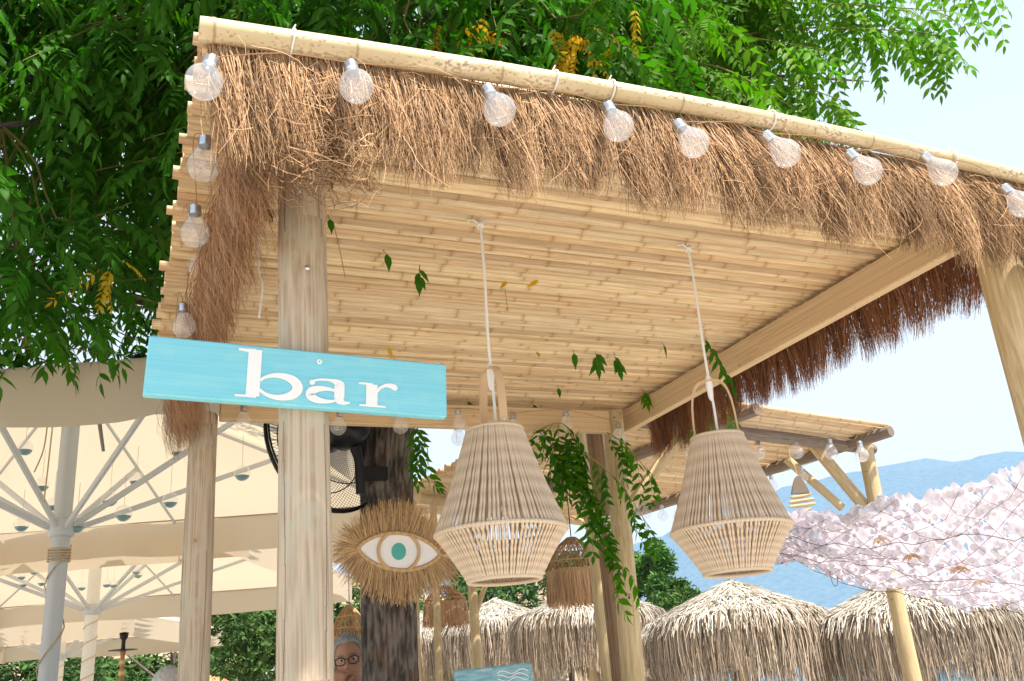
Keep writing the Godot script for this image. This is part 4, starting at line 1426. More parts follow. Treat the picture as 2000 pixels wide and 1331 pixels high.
func rope_lantern(c: Vector3, turn: float, label: String, hr: float) -> void:
	var t := thing("rope_lantern", label, "lantern", c + Vector3.UP * 1.495, "rope lanterns hung from the cane roof")
	var yt := 1.957
	var ym := 1.640
	var yb := 1.500
	var rt := 0.086
	var rm := 0.199
	var rb := 0.108
	var n := 84
	# one strand of each kind, turned round the axis
	var strand := func(r0: float, y0: float, r1: float, y1: float, th: float) -> ArrayMesh:
		var mb := MB.new()
		var pts := []
		var rads := []
		var cols := []
		for k in 15:
			var s := k / 14.0
			var bow := 0.004 * sin(s * PI)
			pts.append(Vector3(lerpf(r0, r1, s) - bow, lerpf(y0, y1, s), 0.0006 * sin(k * 2.1)))
			rads.append(th * (1.0 + (0.07 if k % 2 else -0.05)))
			cols.append(Color(1.05, 1.03, 1.0) if k % 2 else Color(0.82, 0.78, 0.74))
		mb.tube(pts, rads, 5, cols, false)
		return mb.mesh()
	var ups := []
	var lows := []
	for k in 3:
		ups.append(strand.call(rt, yt, rm, ym, 0.0045 + 0.0003 * k))
		lows.append(strand.call(rm, ym, rb, yb, 0.0042 + 0.0003 * k))
	for k in n:
		var g := TAU * k / n + rf(-0.018, 0.018) + turn
		put("rope_strand", ups[k % 3], M.rope, t, Transform3D(Basis(Vector3.UP, g), c))
		g = TAU * (k + 0.5) / n + rf(-0.012, 0.012) + turn
		put("rope_strand", lows[k % 3], M.rope, t, Transform3D(Basis(Vector3.UP, g), c))
	for q in [[rt, yt], [rm, ym], [rb, yb]]:
		var mb := MB.new()
		var ring := []
		var rads := []
		var cols := []
		for k in 181:
			var g := TAU * k / 180
			ring.append(c + Vector3(cos(g) * q[0], q[1], sin(g) * q[0]))
			rads.append(0.0066 + (0.0009 if k % 2 else -0.0007))
			cols.append(Color(1.05, 1.03, 1.0) if k % 2 else Color(0.85, 0.82, 0.78))
		mb.tube(ring, rads, 7, cols, false)
		part("rope_hoop", mb, M.rope, t)
	# bent wooden handle
	var hd := Vector3(cos(turn), 0, -sin(turn))
	var acr := hd.cross(Vector3.UP)
	var pts := []
	for k in 25:
		var s := k / 24.0
		var x := cos(PI * (1.0 - s))
		pts.append(c + hd * hr * signf(x) * pow(absf(x), 0.55) + Vector3.UP * (yt - 0.03 + (0.235 * pow(sin(PI * s), 0.62))))
	var mb := MB.new()
	strap(mb, pts, acr, 0.026, 0.006)
	var hp := part("handle", mb, M.bent_wood, t)
	for s in [-1.0, 1.0]:
		mb = MB.new()
		mb.lathe(c + hd * s * (hr + 0.003) + Vector3.UP * (yt + 0.018), [Vector2(0, 0.003), Vector2(0.004, 0.002), Vector2(0.005, 0)], 8, Basis(acr, -PI / 2 * s))
		part("rivet", mb, M.steel, hp)
	# white cord, its grip, knot at the roof and the lamp inside
	mb = MB.new()
	mb.tube(curve_pts([c + Vector3(0.0, 2.705, 0), c + Vector3(0.003, 2.5, 0), c + Vector3(0.0, 2.3, 0), c + Vector3(0.002, 2.16, 0.0), c + Vector3(0.006, 2.05, 0), c + Vector3(0.004, 1.90, 0)], 24), [0.0048], 7)
	part("cord", mb, M.white_cord, t)
	mb = MB.new()
	mb.lathe(c + Vector3(0, 2.09, 0), [Vector2(0.004, 0.0), Vector2(0.009, 0.012), Vector2(0.0125, 0.06), Vector2(0.011, 0.082), Vector2(0.0045, 0.095)], 12)
	part("cord_grip", mb, M.white_paint, t)
	mb = MB.new()
	for k in 3:
		var ring := []
		for j in 9:
			var g := TAU * j / 8
			ring.append(c + Vector3(0.009 * cos(g), 2.675 + 0.006 * k + 0.004 * sin(g + k), 0.009 * sin(g)))
		mb.tube(ring, [0.004], 5)
	mb.tube([c + Vector3(0, 2.682, 0), c + Vector3(-0.03, 2.692, 0.01), c + Vector3(-0.045, 2.69, 0.0)], [0.003], 5)
	part("knot", mb, M.white_cord, t)
	mb = MB.new()
	mb.lathe(c + Vector3(0.004, 1.80, 0), [Vector2(0.0, 0.0), Vector2(0.018, 0.0), Vector2(0.02, 0.01), Vector2(0.02, 0.07), Vector2(0.012, 0.085), Vector2(0.0, 0.10)], 14)
	part("socket", mb, M.white_paint, t)
	mb = MB.new()
	mb.lathe(c + Vector3(0.004, 1.70, 0), [Vector2(0.0, 0.0), Vector2(0.02, 0.004), Vector2(0.030, 0.025), Vector2(0.030, 0.045), Vector2(0.020, 0.075), Vector2(0.014, 0.10)], 16)
	var bl := part("lamp_bulb", mb, M.clear_glass, t)
	mb = MB.new()
	mb.tube([c + Vector3(0.0, 1.79, 0), c + Vector3(-0.008, 1.73, 0), c + Vector3(0.004, 1.722, 0.008), c + Vector3(0.014, 1.73, 0), c + Vector3(0.008, 1.79, 0)], [0.0022], 5)
	part("filament", mb, M.amber, bl)

func strap(mb: MB, pts: Array, across: Vector3, w: float, th: float) -> void:
	var m := pts.size()
	var first := mb.v.size()
	for k in m:
		var d: Vector3 = (pts[mini(k + 1, m - 1)] - pts[maxi(k - 1, 0)]).normalized()
		var o := d.cross(across).normalized()
		for e in [[-1, 1, o], [1, 1, o], [1, 1, across], [1, -1, across], [1, -1, -o], [-1, -1, -o], [-1, -1, -across], [-1, 1, -across]]:
			mb.vert(pts[k] + across * e[0] * w / 2.0 + o * e[1] * th / 2.0, e[2], Vector2(e[0] * 0.5, k * 0.02), Color.WHITE)
	for k in m - 1:
		for s in [0, 2, 4, 6]:
			var q: int = first + k * 8 + s
			mb.quad(q, q + 1, q + 9, q + 8)

# ---- string lights ----
var glass_mesh: ArrayMesh
var cap_mesh: ArrayMesh
var wire_meshes := []

func bulb(p: Vector3, up: Vector3, size: float, label: String, group: String, glass: Material) -> void:   # p is the middle of the globe, up points to the cap
	if glass_mesh == null:
		var mb := MB.new()
		var prof := []
		for k in 13:
			var g := lerpf(0.0, PI * 0.70, k / 12.0)
			prof.append(Vector2(sin(g), -cos(g)) * 0.5)
		prof.append_array([Vector2(0.33, 0.42), Vector2(0.27, 0.53), Vector2(0.225, 0.64), Vector2(0.20, 0.74)])
		mb.lathe(Vector3.ZERO, prof, 24)
		glass_mesh = mb.mesh()
		mb = MB.new()
		var cp := [Vector2(0.20, 0.68)]
		for k in 4: cp.append_array([Vector2(0.185, 0.74 + 0.07 * k), Vector2(0.215, 0.775 + 0.07 * k)])
		cp.append_array([Vector2(0.19, 1.02), Vector2(0.13, 1.07), Vector2(0.06, 1.08), Vector2(0.05, 1.12), Vector2(0.0, 1.12)])
		mb.lathe(Vector3.ZERO, cp, 16)
		cap_mesh = mb.mesh()
		for k in 4:
			mb = MB.new()
			var q := [Vector3(0, 0.7, 0)]
			for j in 10:
				var d := Vector3(rf(-1, 1), rf(-1, 1), rf(-1, 1)).normalized() * rf(0.15, 0.38)
				q.append(d)
			q.append(Vector3(0.05, 0.7, 0))
			mb.tube(curve_pts(q, 70), [0.006], 4, [], false)
			wire_meshes.append(mb.mesh())
	var t := thing("bulb_light", label, "light bulb", p, group)
	var b := Basis(Quaternion(Vector3.UP, up.normalized())) * Basis(Vector3.UP, rf(0, TAU)) * size
	put("glass", glass_mesh, glass, t, Transform3D(b, p))
	put("screw_cap", cap_mesh, M.steel, t, Transform3D(b, p))
	put("wire", wire_meshes[rng.randi() % 4], M.copper_wire, t, Transform3D(b, p))

func lights() -> void:
	rng.seed = 51
	var front := [[Vector3(0.109, 2.50, -1.84), Vector3(0.19, 0.98, -0.3)], [Vector3(0.451, 2.557, -1.84), Vector3(-0.09, 1, -0.35)], [Vector3(0.815, 2.558, -1.84), Vector3(-0.25, 0.97, -0.3)], [Vector3(1.155, 2.57, -1.84), Vector3(-0.13, 0.99, -0.3)], [Vector3(1.388, 2.558, -1.84), Vector3(-0.36, 0.93, -0.3)], [Vector3(1.701, 2.576, -1.84), Vector3(-0.6, 0.8, -0.2)], [Vector3(1.998, 2.563, -1.84), Vector3(-0.48, 0.88, -0.25)], [Vector3(2.311, 2.605, -1.84), Vector3(-0.6, 0.8, -0.2)], [Vector3(2.625, 2.535, -1.84), Vector3(-0.39, 0.92, -0.3)]]
	var says := ["at the top left corner of the roof", "second from the left corner, over the log post", "third from the left corner", "fourth from the left corner, beside a white tie", "fifth from the left corner", "sixth from the left corner", "seventh from the left corner", "next to last on the right", "cut by the right frame edge"]
	var line := []
	for k in front.size():
		var p: Vector3 = front[k][0]
		var up: Vector3 = (front[k][1] as Vector3).normalized()
		bulb(p, up, 0.083, "milky bulb light on the front fringe, " + says[k], "bulb lights along the front fringe", M.bulb_glass)
		line.append(p + up * 0.093)
		if k < front.size() - 1:
			var n: Vector3 = front[k + 1][0]
			line.append((p + n) / 2.0 + Vector3(0, 0.085 + 0.0, 0.0))
	light_line(line, "thin copper light string along the front fringe")
	var left := [[Vector3(0.138, 2.50, -2.20), "upper one, below the corner", 0.083], [Vector3(0.142, 2.45, -2.48), "large one at mid height of the side", 0.082], [Vector3(0.196, 2.63, -3.08), "half hidden by the fringe", 0.080], [Vector3(0.163, 2.45, -3.20), "just above the bar sign", 0.080], [Vector3(0.193, 2.53, -4.58), "lowest, under the sign's left end", 0.085], [Vector3(0.245, 2.53, -4.75), "at the tip of the side fringe", 0.08]]
	line = []
	for q in left:
		bulb(q[0], Vector3(rf(-0.15, 0.1), 1, rf(-0.1, 0.1)), q[2], "clear bulb light on the left roof side, " + String(q[1]), "clear bulb lights on the left side", M.clear_glass)
		line.append(q[0] + Vector3(0, 0.093, 0))
		line.append(q[0] + Vector3(-0.02, 0.16, -0.14))
	line.pop_back()
	light_line(line, "thin copper light string down the left side of the roof")
	var rear := [[Vector3(0.52, 2.485, -4.50), "left end, between the two log posts"], [Vector3(0.98, 2.475, -4.50), "under the sign, left of the fan"], [Vector3(1.30, 2.49, -4.50), "under the sign, before the tree trunk"], [Vector3(1.62, 2.51, -4.50), "at the right end of the sign"], [Vector3(1.93, 2.50, -4.50), "behind the first lantern's handle"], [Vector3(2.245, 2.525, -4.50), "above the hanging branch"], [Vector3(2.575, 2.475, -4.52), "on the rear log post"]]
	line = []
	for q in rear:
		bulb(q[0], Vector3(rf(-0.15, 0.15), 1, rf(-0.05, 0.1)), 0.08, "clear bulb light along the rear beam, " + String(q[1]), "clear bulb lights on the rear beam", M.clear_glass)
		line.append(q[0] + Vector3(0, 0.09, 0))
	light_line(line, "thin copper light string along the rear beam")
	var back := [[Vector3(1.08, 2.57, -4.92), "small one beside the fan motor"], [Vector3(1.76, 2.55, -4.92), "below the sign's right corner"], [Vector3(2.29, 2.545, -4.92), "left of the hanging branch"]]
	line = []
	for q in back:
		bulb(q[0], Vector3(rf(-0.1, 0.1), 1, rf(-0.1, 0.1)), 0.085, "clear bulb light behind the rear beam, " + String(q[1]), "clear bulb lights behind the rear beam", M.clear_glass)
		line.append(q[0] + Vector3(0, 0.096, 0))
	light_line(line, "thin copper light string behind the rear beam")
	var far := [[Vector3(4.082, 2.80, -6.074), "left one, beside the second lantern's handle"], [Vector3(4.559, 2.76, -5.866), "right of the second lantern's rim"], [Vector3(4.828, 2.745, -5.749), "left of the squared brace"], [Vector3(5.067, 2.72, -5.645), "right of the squared brace"], [Vector3(5.282, 2.68, -5.551), "on the corner log post"]]
	line = []
	for q in far:
		bulb(q[0], Vector3(rf(-0.1, 0.1), 1, 0), 0.105, "milky bulb light on the reed pergola, " + String(q[1]), "bulb lights on the reed pergola", M.bulb_glass)
		line.append(q[0] + Vector3(0, 0.118, 0))
	light_line(line, "thin copper light string on the front of the reed pergola")
	var few := [[Vector3(4.62, 2.50, -5.84), "right of the lantern, below the reed roof"], [Vector3(4.85, 2.55, -5.75), "behind the round brace"], [Vector3(3.649, 2.36, -6.263), "first of three by the branch"], [Vector3(3.72, 2.365, -6.243), "second of three by the branch"], [Vector3(3.83, 2.34, -6.193), "third of three, left of the second lantern"]]
	for q in few:
		bulb(q[0], Vector3(rf(-0.1, 0.1), 1, 0), 0.075, "small clear bulb light hanging in the open, " + String(q[1]), "clear bulb lights before the bay", M.clear_glass)
	light_line([Vector3(3.3, 2.40, -6.4), Vector3(3.649, 2.445, -6.263), Vector3(3.72, 2.45, -6.243), Vector3(3.83, 2.425, -6.193), Vector3(4.3, 2.5, -6.0), Vector3(4.62, 2.585, -5.84), Vector3(4.85, 2.635, -5.75), Vector3(5.4, 2.8, -5.8)], "thin light string hanging before the bay")

func light_line(p: Array, label: String) -> void:
	var mb := MB.new()
	mb.tube(curve_pts(p, p.size() * 5), [0.0017], 4, [], false)
	tag(part("light_string", mb, M.thin_wire, self), label, "light string", "wires of the string lights")

# ---- sign ----
func stroke(mb: MB, pts: Array, ws: Array, o: Transform3D, th := 0.003) -> void:   # a raised stroke of changing width
	var m := pts.size()
	var first := mb.v.size()
	for k in m:
		var d: Vector2 = (pts[mini(k + 1, m - 1)] - pts[maxi(k - 1, 0)]).normalized()
		var s = Vector2(-d.y, d.x) * (ws[k] if ws.size() > 1 else ws[0]) * 0.5
		for e in [[s, th, Vector3.BACK], [-s, th, Vector3.BACK], [s, th, Vector3(s.x, s.y, 0).normalized()], [s, 0.0, Vector3(s.x, s.y, 0).normalized()], [-s, th, Vector3(-s.x, -s.y, 0).normalized()], [-s, 0.0, Vector3(-s.x, -s.y, 0).normalized()]]:
			var q: Vector2 = pts[k] + e[0]
			mb.vert(o * Vector3(q.x, q.y, e[1]), o.basis * (e[2] as Vector3), Vector2.ZERO, Color.WHITE)
	for k in m - 1:
		for s in [0, 2, 4]:
			var q: int = first + k * 6 + s
			mb.quad(q, q + 1, q + 7, q + 6)

func sign_board() -> void:
	rng.seed = 61
	var b := Basis(Vector3.BACK, -0.0396)
	var cen := Vector3(0.4285, 2.002, -2.384)
	var t := thing("bar_sign", "turquoise painted board reading bar in white serif letters, on the front log post", "sign", cen)
	var mb := MB.new()
	mb.box(cen, Vector3(0.785, 0.156, 0.032), b, 0.004, Color.WHITE, 1.4)
	part("board", mb, M.blue_paint, t)
	var o := Transform3D(b, cen + b * Vector3(-0.3925, 0.0, 0.0162))
	mb = MB.new()   # b
	var lift := Transform3D(Basis(), Vector3(0, 0, 0.0004))
	stroke(mb, [Vector2(0.261, 0.065), Vector2(0.261, -0.02), Vector2(0.261, -0.062)], [0.034, 0.034, 0.034], o)
	stroke(mb, [Vector2(0.219, 0.063), Vector2(0.235, 0.062), Vector2(0.262, 0.060)], [0.005, 0.007, 0.014], o * lift)
	stroke(mb, [Vector2(0.217, -0.0625), Vector2(0.24, -0.062), Vector2(0.27, -0.06)], [0.005, 0.005, 0.010], o * lift)
	var q := []
	var w := []
	for k in 29:
		var g := lerpf(2.75, -2.75, k / 28.0)
		q.append(Vector2(0.324 + 0.050 * cos(g), -0.030 + 0.030 * sin(g)))
		w.append(lerpf(0.007, 0.027, pow(maxf(0.0, cos(g) * 0.5 + 0.5), 1.6)))
	stroke(mb, q, w, o * lift * lift)
	part("letter_b", mb, M.white_paint, t)
	mb = MB.new()   # a
	stroke(mb, [Vector2(0.484, -0.012), Vector2(0.484, -0.045), Vector2(0.487, -0.056), Vector2(0.498, -0.061), Vector2(0.513, -0.058)], [0.027, 0.027, 0.022, 0.010, 0.004], o)
	q = []
	w = []
	for k in 15:
		var g := lerpf(2.75, 0.0, k / 14.0)
		q.append(Vector2(0.447 + 0.038 * cos(g), -0.014 + 0.014 * sin(g)))
		w.append(lerpf(0.006, 0.026, smoothstep(0.45, 1.0, k / 14.0)))
	stroke(mb, q, w, o * lift)
	stroke(mb, [Vector2(0.404, -0.013), Vector2(0.411, -0.011), Vector2(0.418, -0.010)], [0.008, 0.015, 0.008], o * lift * lift)
	q = []
	w = []
	for k in 25:
		var g := lerpf(0.9, TAU - 0.75, k / 24.0)
		q.append(Vector2(0.447 + 0.040 * cos(g), -0.043 + 0.0175 * sin(g)))
		w.append(lerpf(0.005, 0.024, pow(maxf(0.0, -cos(g) * 0.5 + 0.5), 1.6)))
	stroke(mb, q, w, o * lift * lift * lift)
	part("letter_a", mb, M.white_paint, t)
	mb = MB.new()   # r
	stroke(mb, [Vector2(0.572, -0.002), Vector2(0.572, -0.062)], [0.031, 0.031], o)
	stroke(mb, [Vector2(0.535, -0.001), Vector2(0.555, -0.001), Vector2(0.574, -0.004)], [0.004, 0.006, 0.010], o * lift)
	stroke(mb, [Vector2(0.538, -0.0625), Vector2(0.572, -0.062), Vector2(0.610, -0.0625)], [0.004, 0.007, 0.004], o * lift * lift)
	stroke(mb, [Vector2(0.585, -0.024), Vector2(0.594, -0.010), Vector2(0.608, -0.002), Vector2(0.622, -0.001), Vector2(0.634, -0.005), Vector2(0.641, -0.011)], [0.006, 0.008, 0.009, 0.013, 0.017, 0.010], o * lift * lift)
	part("letter_r", mb, M.white_paint, t)
	mb = MB.new()
	mb.lathe(cen + b * Vector3(0.036, 0.050, 0.0165), [Vector2(0.0025, 0.001), Vector2(0.004, 0.002), Vector2(0.007, 0.0015), Vector2(0.0075, 0.0)], 14, Basis(Vector3.RIGHT, PI / 2))
	part("screw_washer", mb, M.white_paint, t)

# ---- the straw eye on the trunk ----
func eye_ornament() -> void:
	rng.seed = 71
	var c := Vector3(1.402, 1.925, -4.962)
	var b := Basis(Vector3.BACK, -0.09)
	var t := thing("straw_eye", "woven straw eye ornament with teal pupil hanging on the tree trunk", "ornament", c)
	var a := 0.226
	var h := 0.098
	var edge := func(g: float) -> Vector2:
		var x := cos(g)
		return Vector2(x * a, signf(sin(g)) * h * pow(maxf(0.0, 1.0 - x * x), 0.72))
	var mb := MB.new()
	var mid := mb.vert(c + b * Vector3(0, 0, 0.012), Vector3.BACK, Vector2.ZERO, Color.WHITE)
	var ring := []
	for k in 65:
		var e: Vector2 = edge.call(TAU * k / 64)
		ring.append(c + b * Vector3(e.x, e.y, 0.012))
		mb.vert(ring[-1], Vector3.BACK, e, Color.WHITE)
	for k in 64: mb.tri(mid, mid + 1 + k, mid + 2 + k)
	for k in 64:
		var n = (ring[k] - c).normalized()
		var p := [mb.vert(ring[k], n, Vector2.ZERO, Color.WHITE), mb.vert(ring[k + 1], n, Vector2.ZERO, Color.WHITE), mb.vert(ring[k + 1] - b.z * 0.02, n, Vector2.ZERO, Color.WHITE), mb.vert(ring[k] - b.z * 0.02, n, Vector2.ZERO, Color.WHITE)]
		mb.quad(p[0], p[1], p[2], p[3])
	part("eye_white", mb, M.eye_cloth, t)
	mb = MB.new()
	mb.lathe(c + b * Vector3(-0.005, 0.0, 0.013), [Vector2(0.0, 0.0025), Vector2(0.039, 0.0025), Vector2(0.0405, 0.0)], 32, b * Basis(Vector3.RIGHT, PI / 2) * Basis.from_scale(Vector3(1.0, 1.0, 1.13)))
	part("pupil", mb, M.teal_cloth, t)
	var straw := Color(0.62, 0.42, 0.23)
	mb = MB.new()
	var rr := []
	var cc := []
	for k in 65:
		rr.append(0.011 + 0.0012 * (k % 2))
		cc.append(straw * (1.0 if k % 2 else 0.8))
	mb.tube(ring, rr, 8, cc, false)
	part("straw_border", mb, M.raffia, t)
	for s in [-1.0, 1.0]:
		mb = MB.new()
		var q := []
		for k in 17:
			var g := lerpf(-1.02, 1.02, k / 16.0)
			q.append(c + b * Vector3(-0.005 + s * cos(g) * 0.112, sin(g) * 0.104, 0.016))
		mb.tube(q, [0.0095], 8, [straw])
		part("straw_ring", mb, M.raffia, t)
	mb = MB.new()
	for k in 2300:
		var g := rf(0, TAU)
		var e: Vector2 = edge.call(g)
		var nd := Vector2(cos(g) * 0.75 / a, sin(g) / h * 0.9).normalized()
		nd = (nd + Vector2(rf(-0.25, 0.25), rf(-0.25, 0.25))).normalized()
		var l := rf(0.10, 0.185) * (1.0 - 0.3 * absf(cos(g)) * (1.0 if rng.randf() < 0.6 else 0.4))
		l *= 1.03 if e.y < 0 else 1.12
		var d := b * Vector3(nd.x, nd.y, rf(-0.1, 0.22))
		var p := c + b * Vector3(e.x, e.y, rf(-0.012, 0.008))
		var drop := Vector3.DOWN * l * rf(0.05, 0.45) * absf(nd.x)
		var col := straw * rf(0.6, 1.35)
		col.a = 1.0
		mb.ribbon([p, p + d * l * 0.5 + drop * 0.25, p + d * l + drop], rf(0.0025, 0.005), rf(0.001, 0.003), b * Vector3(-nd.y, nd.x, rf(-0.6, 0.6)), (Vector3.BACK + rv(0.7)).normalized(), col, col * 1.05)
	part("straw_lashes", mb, M.raffia, t, "stuff")

# ---- the big black fan beside the trunk ----
func fan() -> void:
	var c := Vector3(1.05, 2.56, -5.06)
	var ax := Vector3(0.42, 0.12, 0.90).normalized()   # from the blades to the motor at the back
	var b := Basis(ax.cross(Vector3.UP).normalized(), ax, ax.cross(Vector3.UP).normalized().cross(ax)).orthonormalized()
	var t := thing("wall_fan", "large black industrial fan seen from behind, fixed to the tree trunk", "fan", c)
	var R := 0.41
	var mb := MB.new()
	for k in 110:
		var g := TAU * k / 110
		var q := []
		for j in 9:
			var s := j / 8.0
			var tw := 0.55 * s
			q.append(c + b * Vector3(cos(g + tw) * lerpf(0.09, R, s), lerpf(0.13, 0.02, s * s), sin(g + tw) * lerpf(0.09, R, s)))
		mb.tube(q, [0.0013], 3, [], false)
		q = []
		for j in 7:
			var s := j / 6.0
			var tw := -0.4 * s
			q.append(c + b * Vector3(cos(g + tw) * lerpf(0.07, R, s), lerpf(-0.13, -0.02, s * s), sin(g + tw) * lerpf(0.07, R, s)))
		mb.tube(q, [0.0013], 3, [], false)
	part("guard_wires", mb, M.black_plastic, t, "stuff")
	for q in [[R, 0.0, 0.011], [R * 0.99, 0.024, 0.006], [0.28, 0.085, 0.0035], [0.28, -0.085, 0.0035]]:
		mb = MB.new()
		var ring := []
		for k in 49:
			var g := TAU * k / 48
			ring.append(c + b * Vector3(cos(g) * q[0], q[1], sin(g) * q[0]))
		mb.tube(ring, [q[2]], 6, [], false)
		part("guard_ring", mb, M.black_plastic, t)
	for k in 3:   # curved blades
		mb = MB.new()
		var g0 := TAU * k / 3 + 0.75
		var first := mb.v.size()
		for j in 9:
			for e in 7:
				var s := j / 8.0
				var x := e / 6.0 - 0.5
				var r := lerpf(0.07, 0.355, s)
				var g := g0 + x * lerpf(0.9, 1.05, s) + 0.35 * s
				mb.vert(c + b * Vector3(cos(g) * r, x * lerpf(0.09, 0.06, s) - 0.01, sin(g) * r), Vector3.UP, Vector2(x, s), Color.WHITE)
		smooth_grid(mb, first, 7, 9)
		part("blade", mb, M.black_plastic, t)
	mb = MB.new()
	mb.lathe(c, [Vector2(0.0, -0.06), Vector2(0.07, -0.05), Vector2(0.075, 0.0), Vector2(0.06, 0.07), Vector2(0.10, 0.10), Vector2(0.108, 0.16), Vector2(0.10, 0.24), Vector2(0.07, 0.275), Vector2(0.0, 0.285)], 24, b)
	part("motor", mb, M.black_plastic, t)
	mb = MB.new()
	mb.tube(curve_pts([c + ax * 0.20 + Vector3(0.02, -0.11, 0.0), c + ax * 0.2 + Vector3(0.04, -0.2, 0), c + ax * 0.19 + Vector3(0.05, -0.36, 0.0)], 8), [0.03, 0.03, 0.027, 0.025, 0.027, 0.027, 0.025, 0.025], 10)
	mb.box(c + ax * 0.2 + Vector3(0.13, -0.24, -0.06), Vector3(0.16, 0.07, 0.05))
	part("bracket", mb, M.black_plastic, t)

# ---- small things ----
func small_things() -> void:
	rng.seed = 81
	var kd := MB.new()
	for k in 90:
		var e := Vector3(3.865, 2.32, -6.0) + Vector3(rf(-0.06, 0.05), rf(-0.10, 0.05), rf(-0.05, 0.05))
		kd.tube([Vector3(3.865, 2.38, -6.0) + rv(0.02), e.lerp(Vector3(3.865, 2.3, -6.0), 0.4), e], [0.003, 0.002, 0.001], 3, [Color(0.24, 0.19, 0.15) * rf(0.7, 1.6)], false)
	tag(part("dried_bundle", kd, M.thatch, self), "small dry brown twig bundle hanging left of the second rope lantern", "dried plant")
	kd = MB.new()
	blade(kd, Vector3(4.20, 1.985, -5.0), Vector3(-0.25, -1, 0.1).normalized(), Vector3.BACK, 0.07, 3.0)
	tag(part("hanging_shell", kd, M.grey_log, self), "pale flat shell piece hanging under the net's left edge", "shell")
	kd = MB.new()
	kd.tube(curve_pts([Vector3(-0.57, 3.45, -7.95), Vector3(-0.58, 3.2, -7.95), Vector3(-0.63, 3.02, -7.96)], 9), [0.006], 5)
	tag(part("hanging_cable", kd, M.twine, self), "slanting brown cable left of the white parasol pole", "cable")
	kd = MB.new()
	kd.tube([Vector3(-0.53, 3.6, -7.93), Vector3(-0.535, 3.1, -7.93), Vector3(-0.54, 2.78, -7.935)], [0.006], 5)
	tag(part("hanging_cable", kd, M.twine, self), "straight brown cable beside the white parasol pole", "cable")
	var mb := MB.new()
	mb.tube(curve_pts([Vector3(0.343, 2.68, -2.75), Vector3(0.343, 2.65, -2.75), Vector3(0.351, 2.494, -2.75), Vector3(0.365, 2.425, -2.75), Vector3(0.357, 2.318, -2.75)], 20), [0.0032], 6)
	tag(part("loose_cord", mb, M.white_cord, self), "loose white cord hanging between the left fringe and the front log post", "cord")
	mb = MB.new()
	mb.tube([Vector3(0.60, 2.70, -2.80), Vector3(0.63, 2.62, -2.84), Vector3(0.66, 2.55, -2.9)], [0.0016], 4)
	tag(part("dry_stalk", mb, M.thin_wire, self), "thin dry stalk hanging right of the front log post", "stalk")
	mb = MB.new()
	mb.tube([Vector3(1.37, 2.70, -3.18), Vector3(1.372, 2.64, -3.18), Vector3(1.376, 2.60, -3.18)], [0.0014], 4)
	tag(part("dry_stalk", mb, M.thin_wire, self), "thin dark stalk hanging between the two lantern cords", "stalk")
	mb = MB.new()   # dark brush end in the fringe
	for k in 60:
		var d := Vector3(rf(-0.02, 0.06), -0.12, rf(-0.02, 0.02))
		mb.ribbon([Vector3(0.325, 2.70, -2.6), Vector3(0.325, 2.70, -2.6) + d * 0.5, Vector3(0.325, 2.70, -2.6) + d], 0.003, 0.002, rv(), Vector3.BACK, Color(0.03, 0.03, 0.035), Color(0.05, 0.05, 0.06))
	tag(part("dark_tassel", mb, M.coir, self), "small dark frayed tassel beside the front log post", "tassel")
	# driftwood mobile
	var c := Vector3(4.335, 2.38, -5.2)
	var t := thing("driftwood_mobile", "hanging driftwood mobile with a pale pointed board, above the net", "mobile", c)
	mb = MB.new()
	mb.tube(curve_pts([Vector3(4.30, 2.62, -5.2), Vector3(4.305, 2.53, -5.2), Vector3(4.325, 2.50, -5.2), Vector3(4.335, 2.44, -5.2)], 10), [0.004], 5)
	part("cord", mb, M.twine, t)
	mb = MB.new()
	var prof := []
	for k in 13:
		var s := k / 12.0
		prof.append(Vector2(0.062 * pow(s, 0.55), 0.05 - 0.125 * s))
	for sg in [0.012, -0.012]:
		var first := mb.v.size()
		for p in prof:
			mb.vert(c + SIDE * -p.x + Vector3(0, p.y, 0) - FWD * sg, -FWD * signf(sg), Vector2.ZERO, Color.WHITE)
			mb.vert(c + SIDE * p.x + Vector3(0, p.y, 0) - FWD * sg, -FWD * signf(sg), Vector2.ZERO, Color.WHITE)
		for k in 12:
			mb.quad(first + k * 2, first + k * 2 + 1, first + k * 2 + 3, first + k * 2 + 2)
	for e in [0, 1]:
		for k in 12:
			mb.quad(k * 2 + e, k * 2 + 2 + e, 26 + k * 2 + 2 + e, 26 + k * 2 + e)
	part("pointed_board", mb, M.grey_log, t)
	for k in 4:
		mb = MB.new()
		var y := [-0.09, -0.125, -0.155, -0.19][k] as float
		var l := [0.07, 0.085, 0.09, 0.05][k] as float
		mb.tube(curve_pts([c + SIDE * -l + Vector3(0, y - 0.005, 0), c + Vector3(0, y + rf(-0.006, 0.006), 0), c + SIDE * l + Vector3(0, y + rf(-0.005, 0.01), 0)], 7), [0.010, 0.013, 0.014, 0.013, 0.014, 0.012, 0.009], 8)
		part("driftwood_stick", mb, M.fresh_log, t)
	# weathered blue board at the bottom of the frame
	t = thing("blue_board", "weathered pale blue wooden board with carved white waves, low under the first lantern", "sign", Vector3(1.65, 0, -4.30))
	mb = MB.new()
	var bb := Basis(SIDE, Vector3.UP, -FWD).orthonormalized() * Basis(Vector3.BACK, 0.03)
	mb.box(Vector3(1.645, 1.245, -4.30), Vector3(0.36, 0.105, 0.03), bb, 0.008)
	part("board", mb, M.worn_blue_paint, t)
	mb = MB.new()
	for k in 3:
		var q := []
		for j in 12:
			q.append(Vector2(0.02 + j * 0.013, 0.02 - 0.016 * k + 0.008 * sin(j * 0.9 + k)))
		stroke(mb, q, [0.004], Transform3D(bb, Vector3(1.645, 1.245, -4.30) + bb * Vector3(0, 0, 0.0152)), 0.004)
	part("carved_waves", mb, M.white_paint, t)
	mb = MB.new()
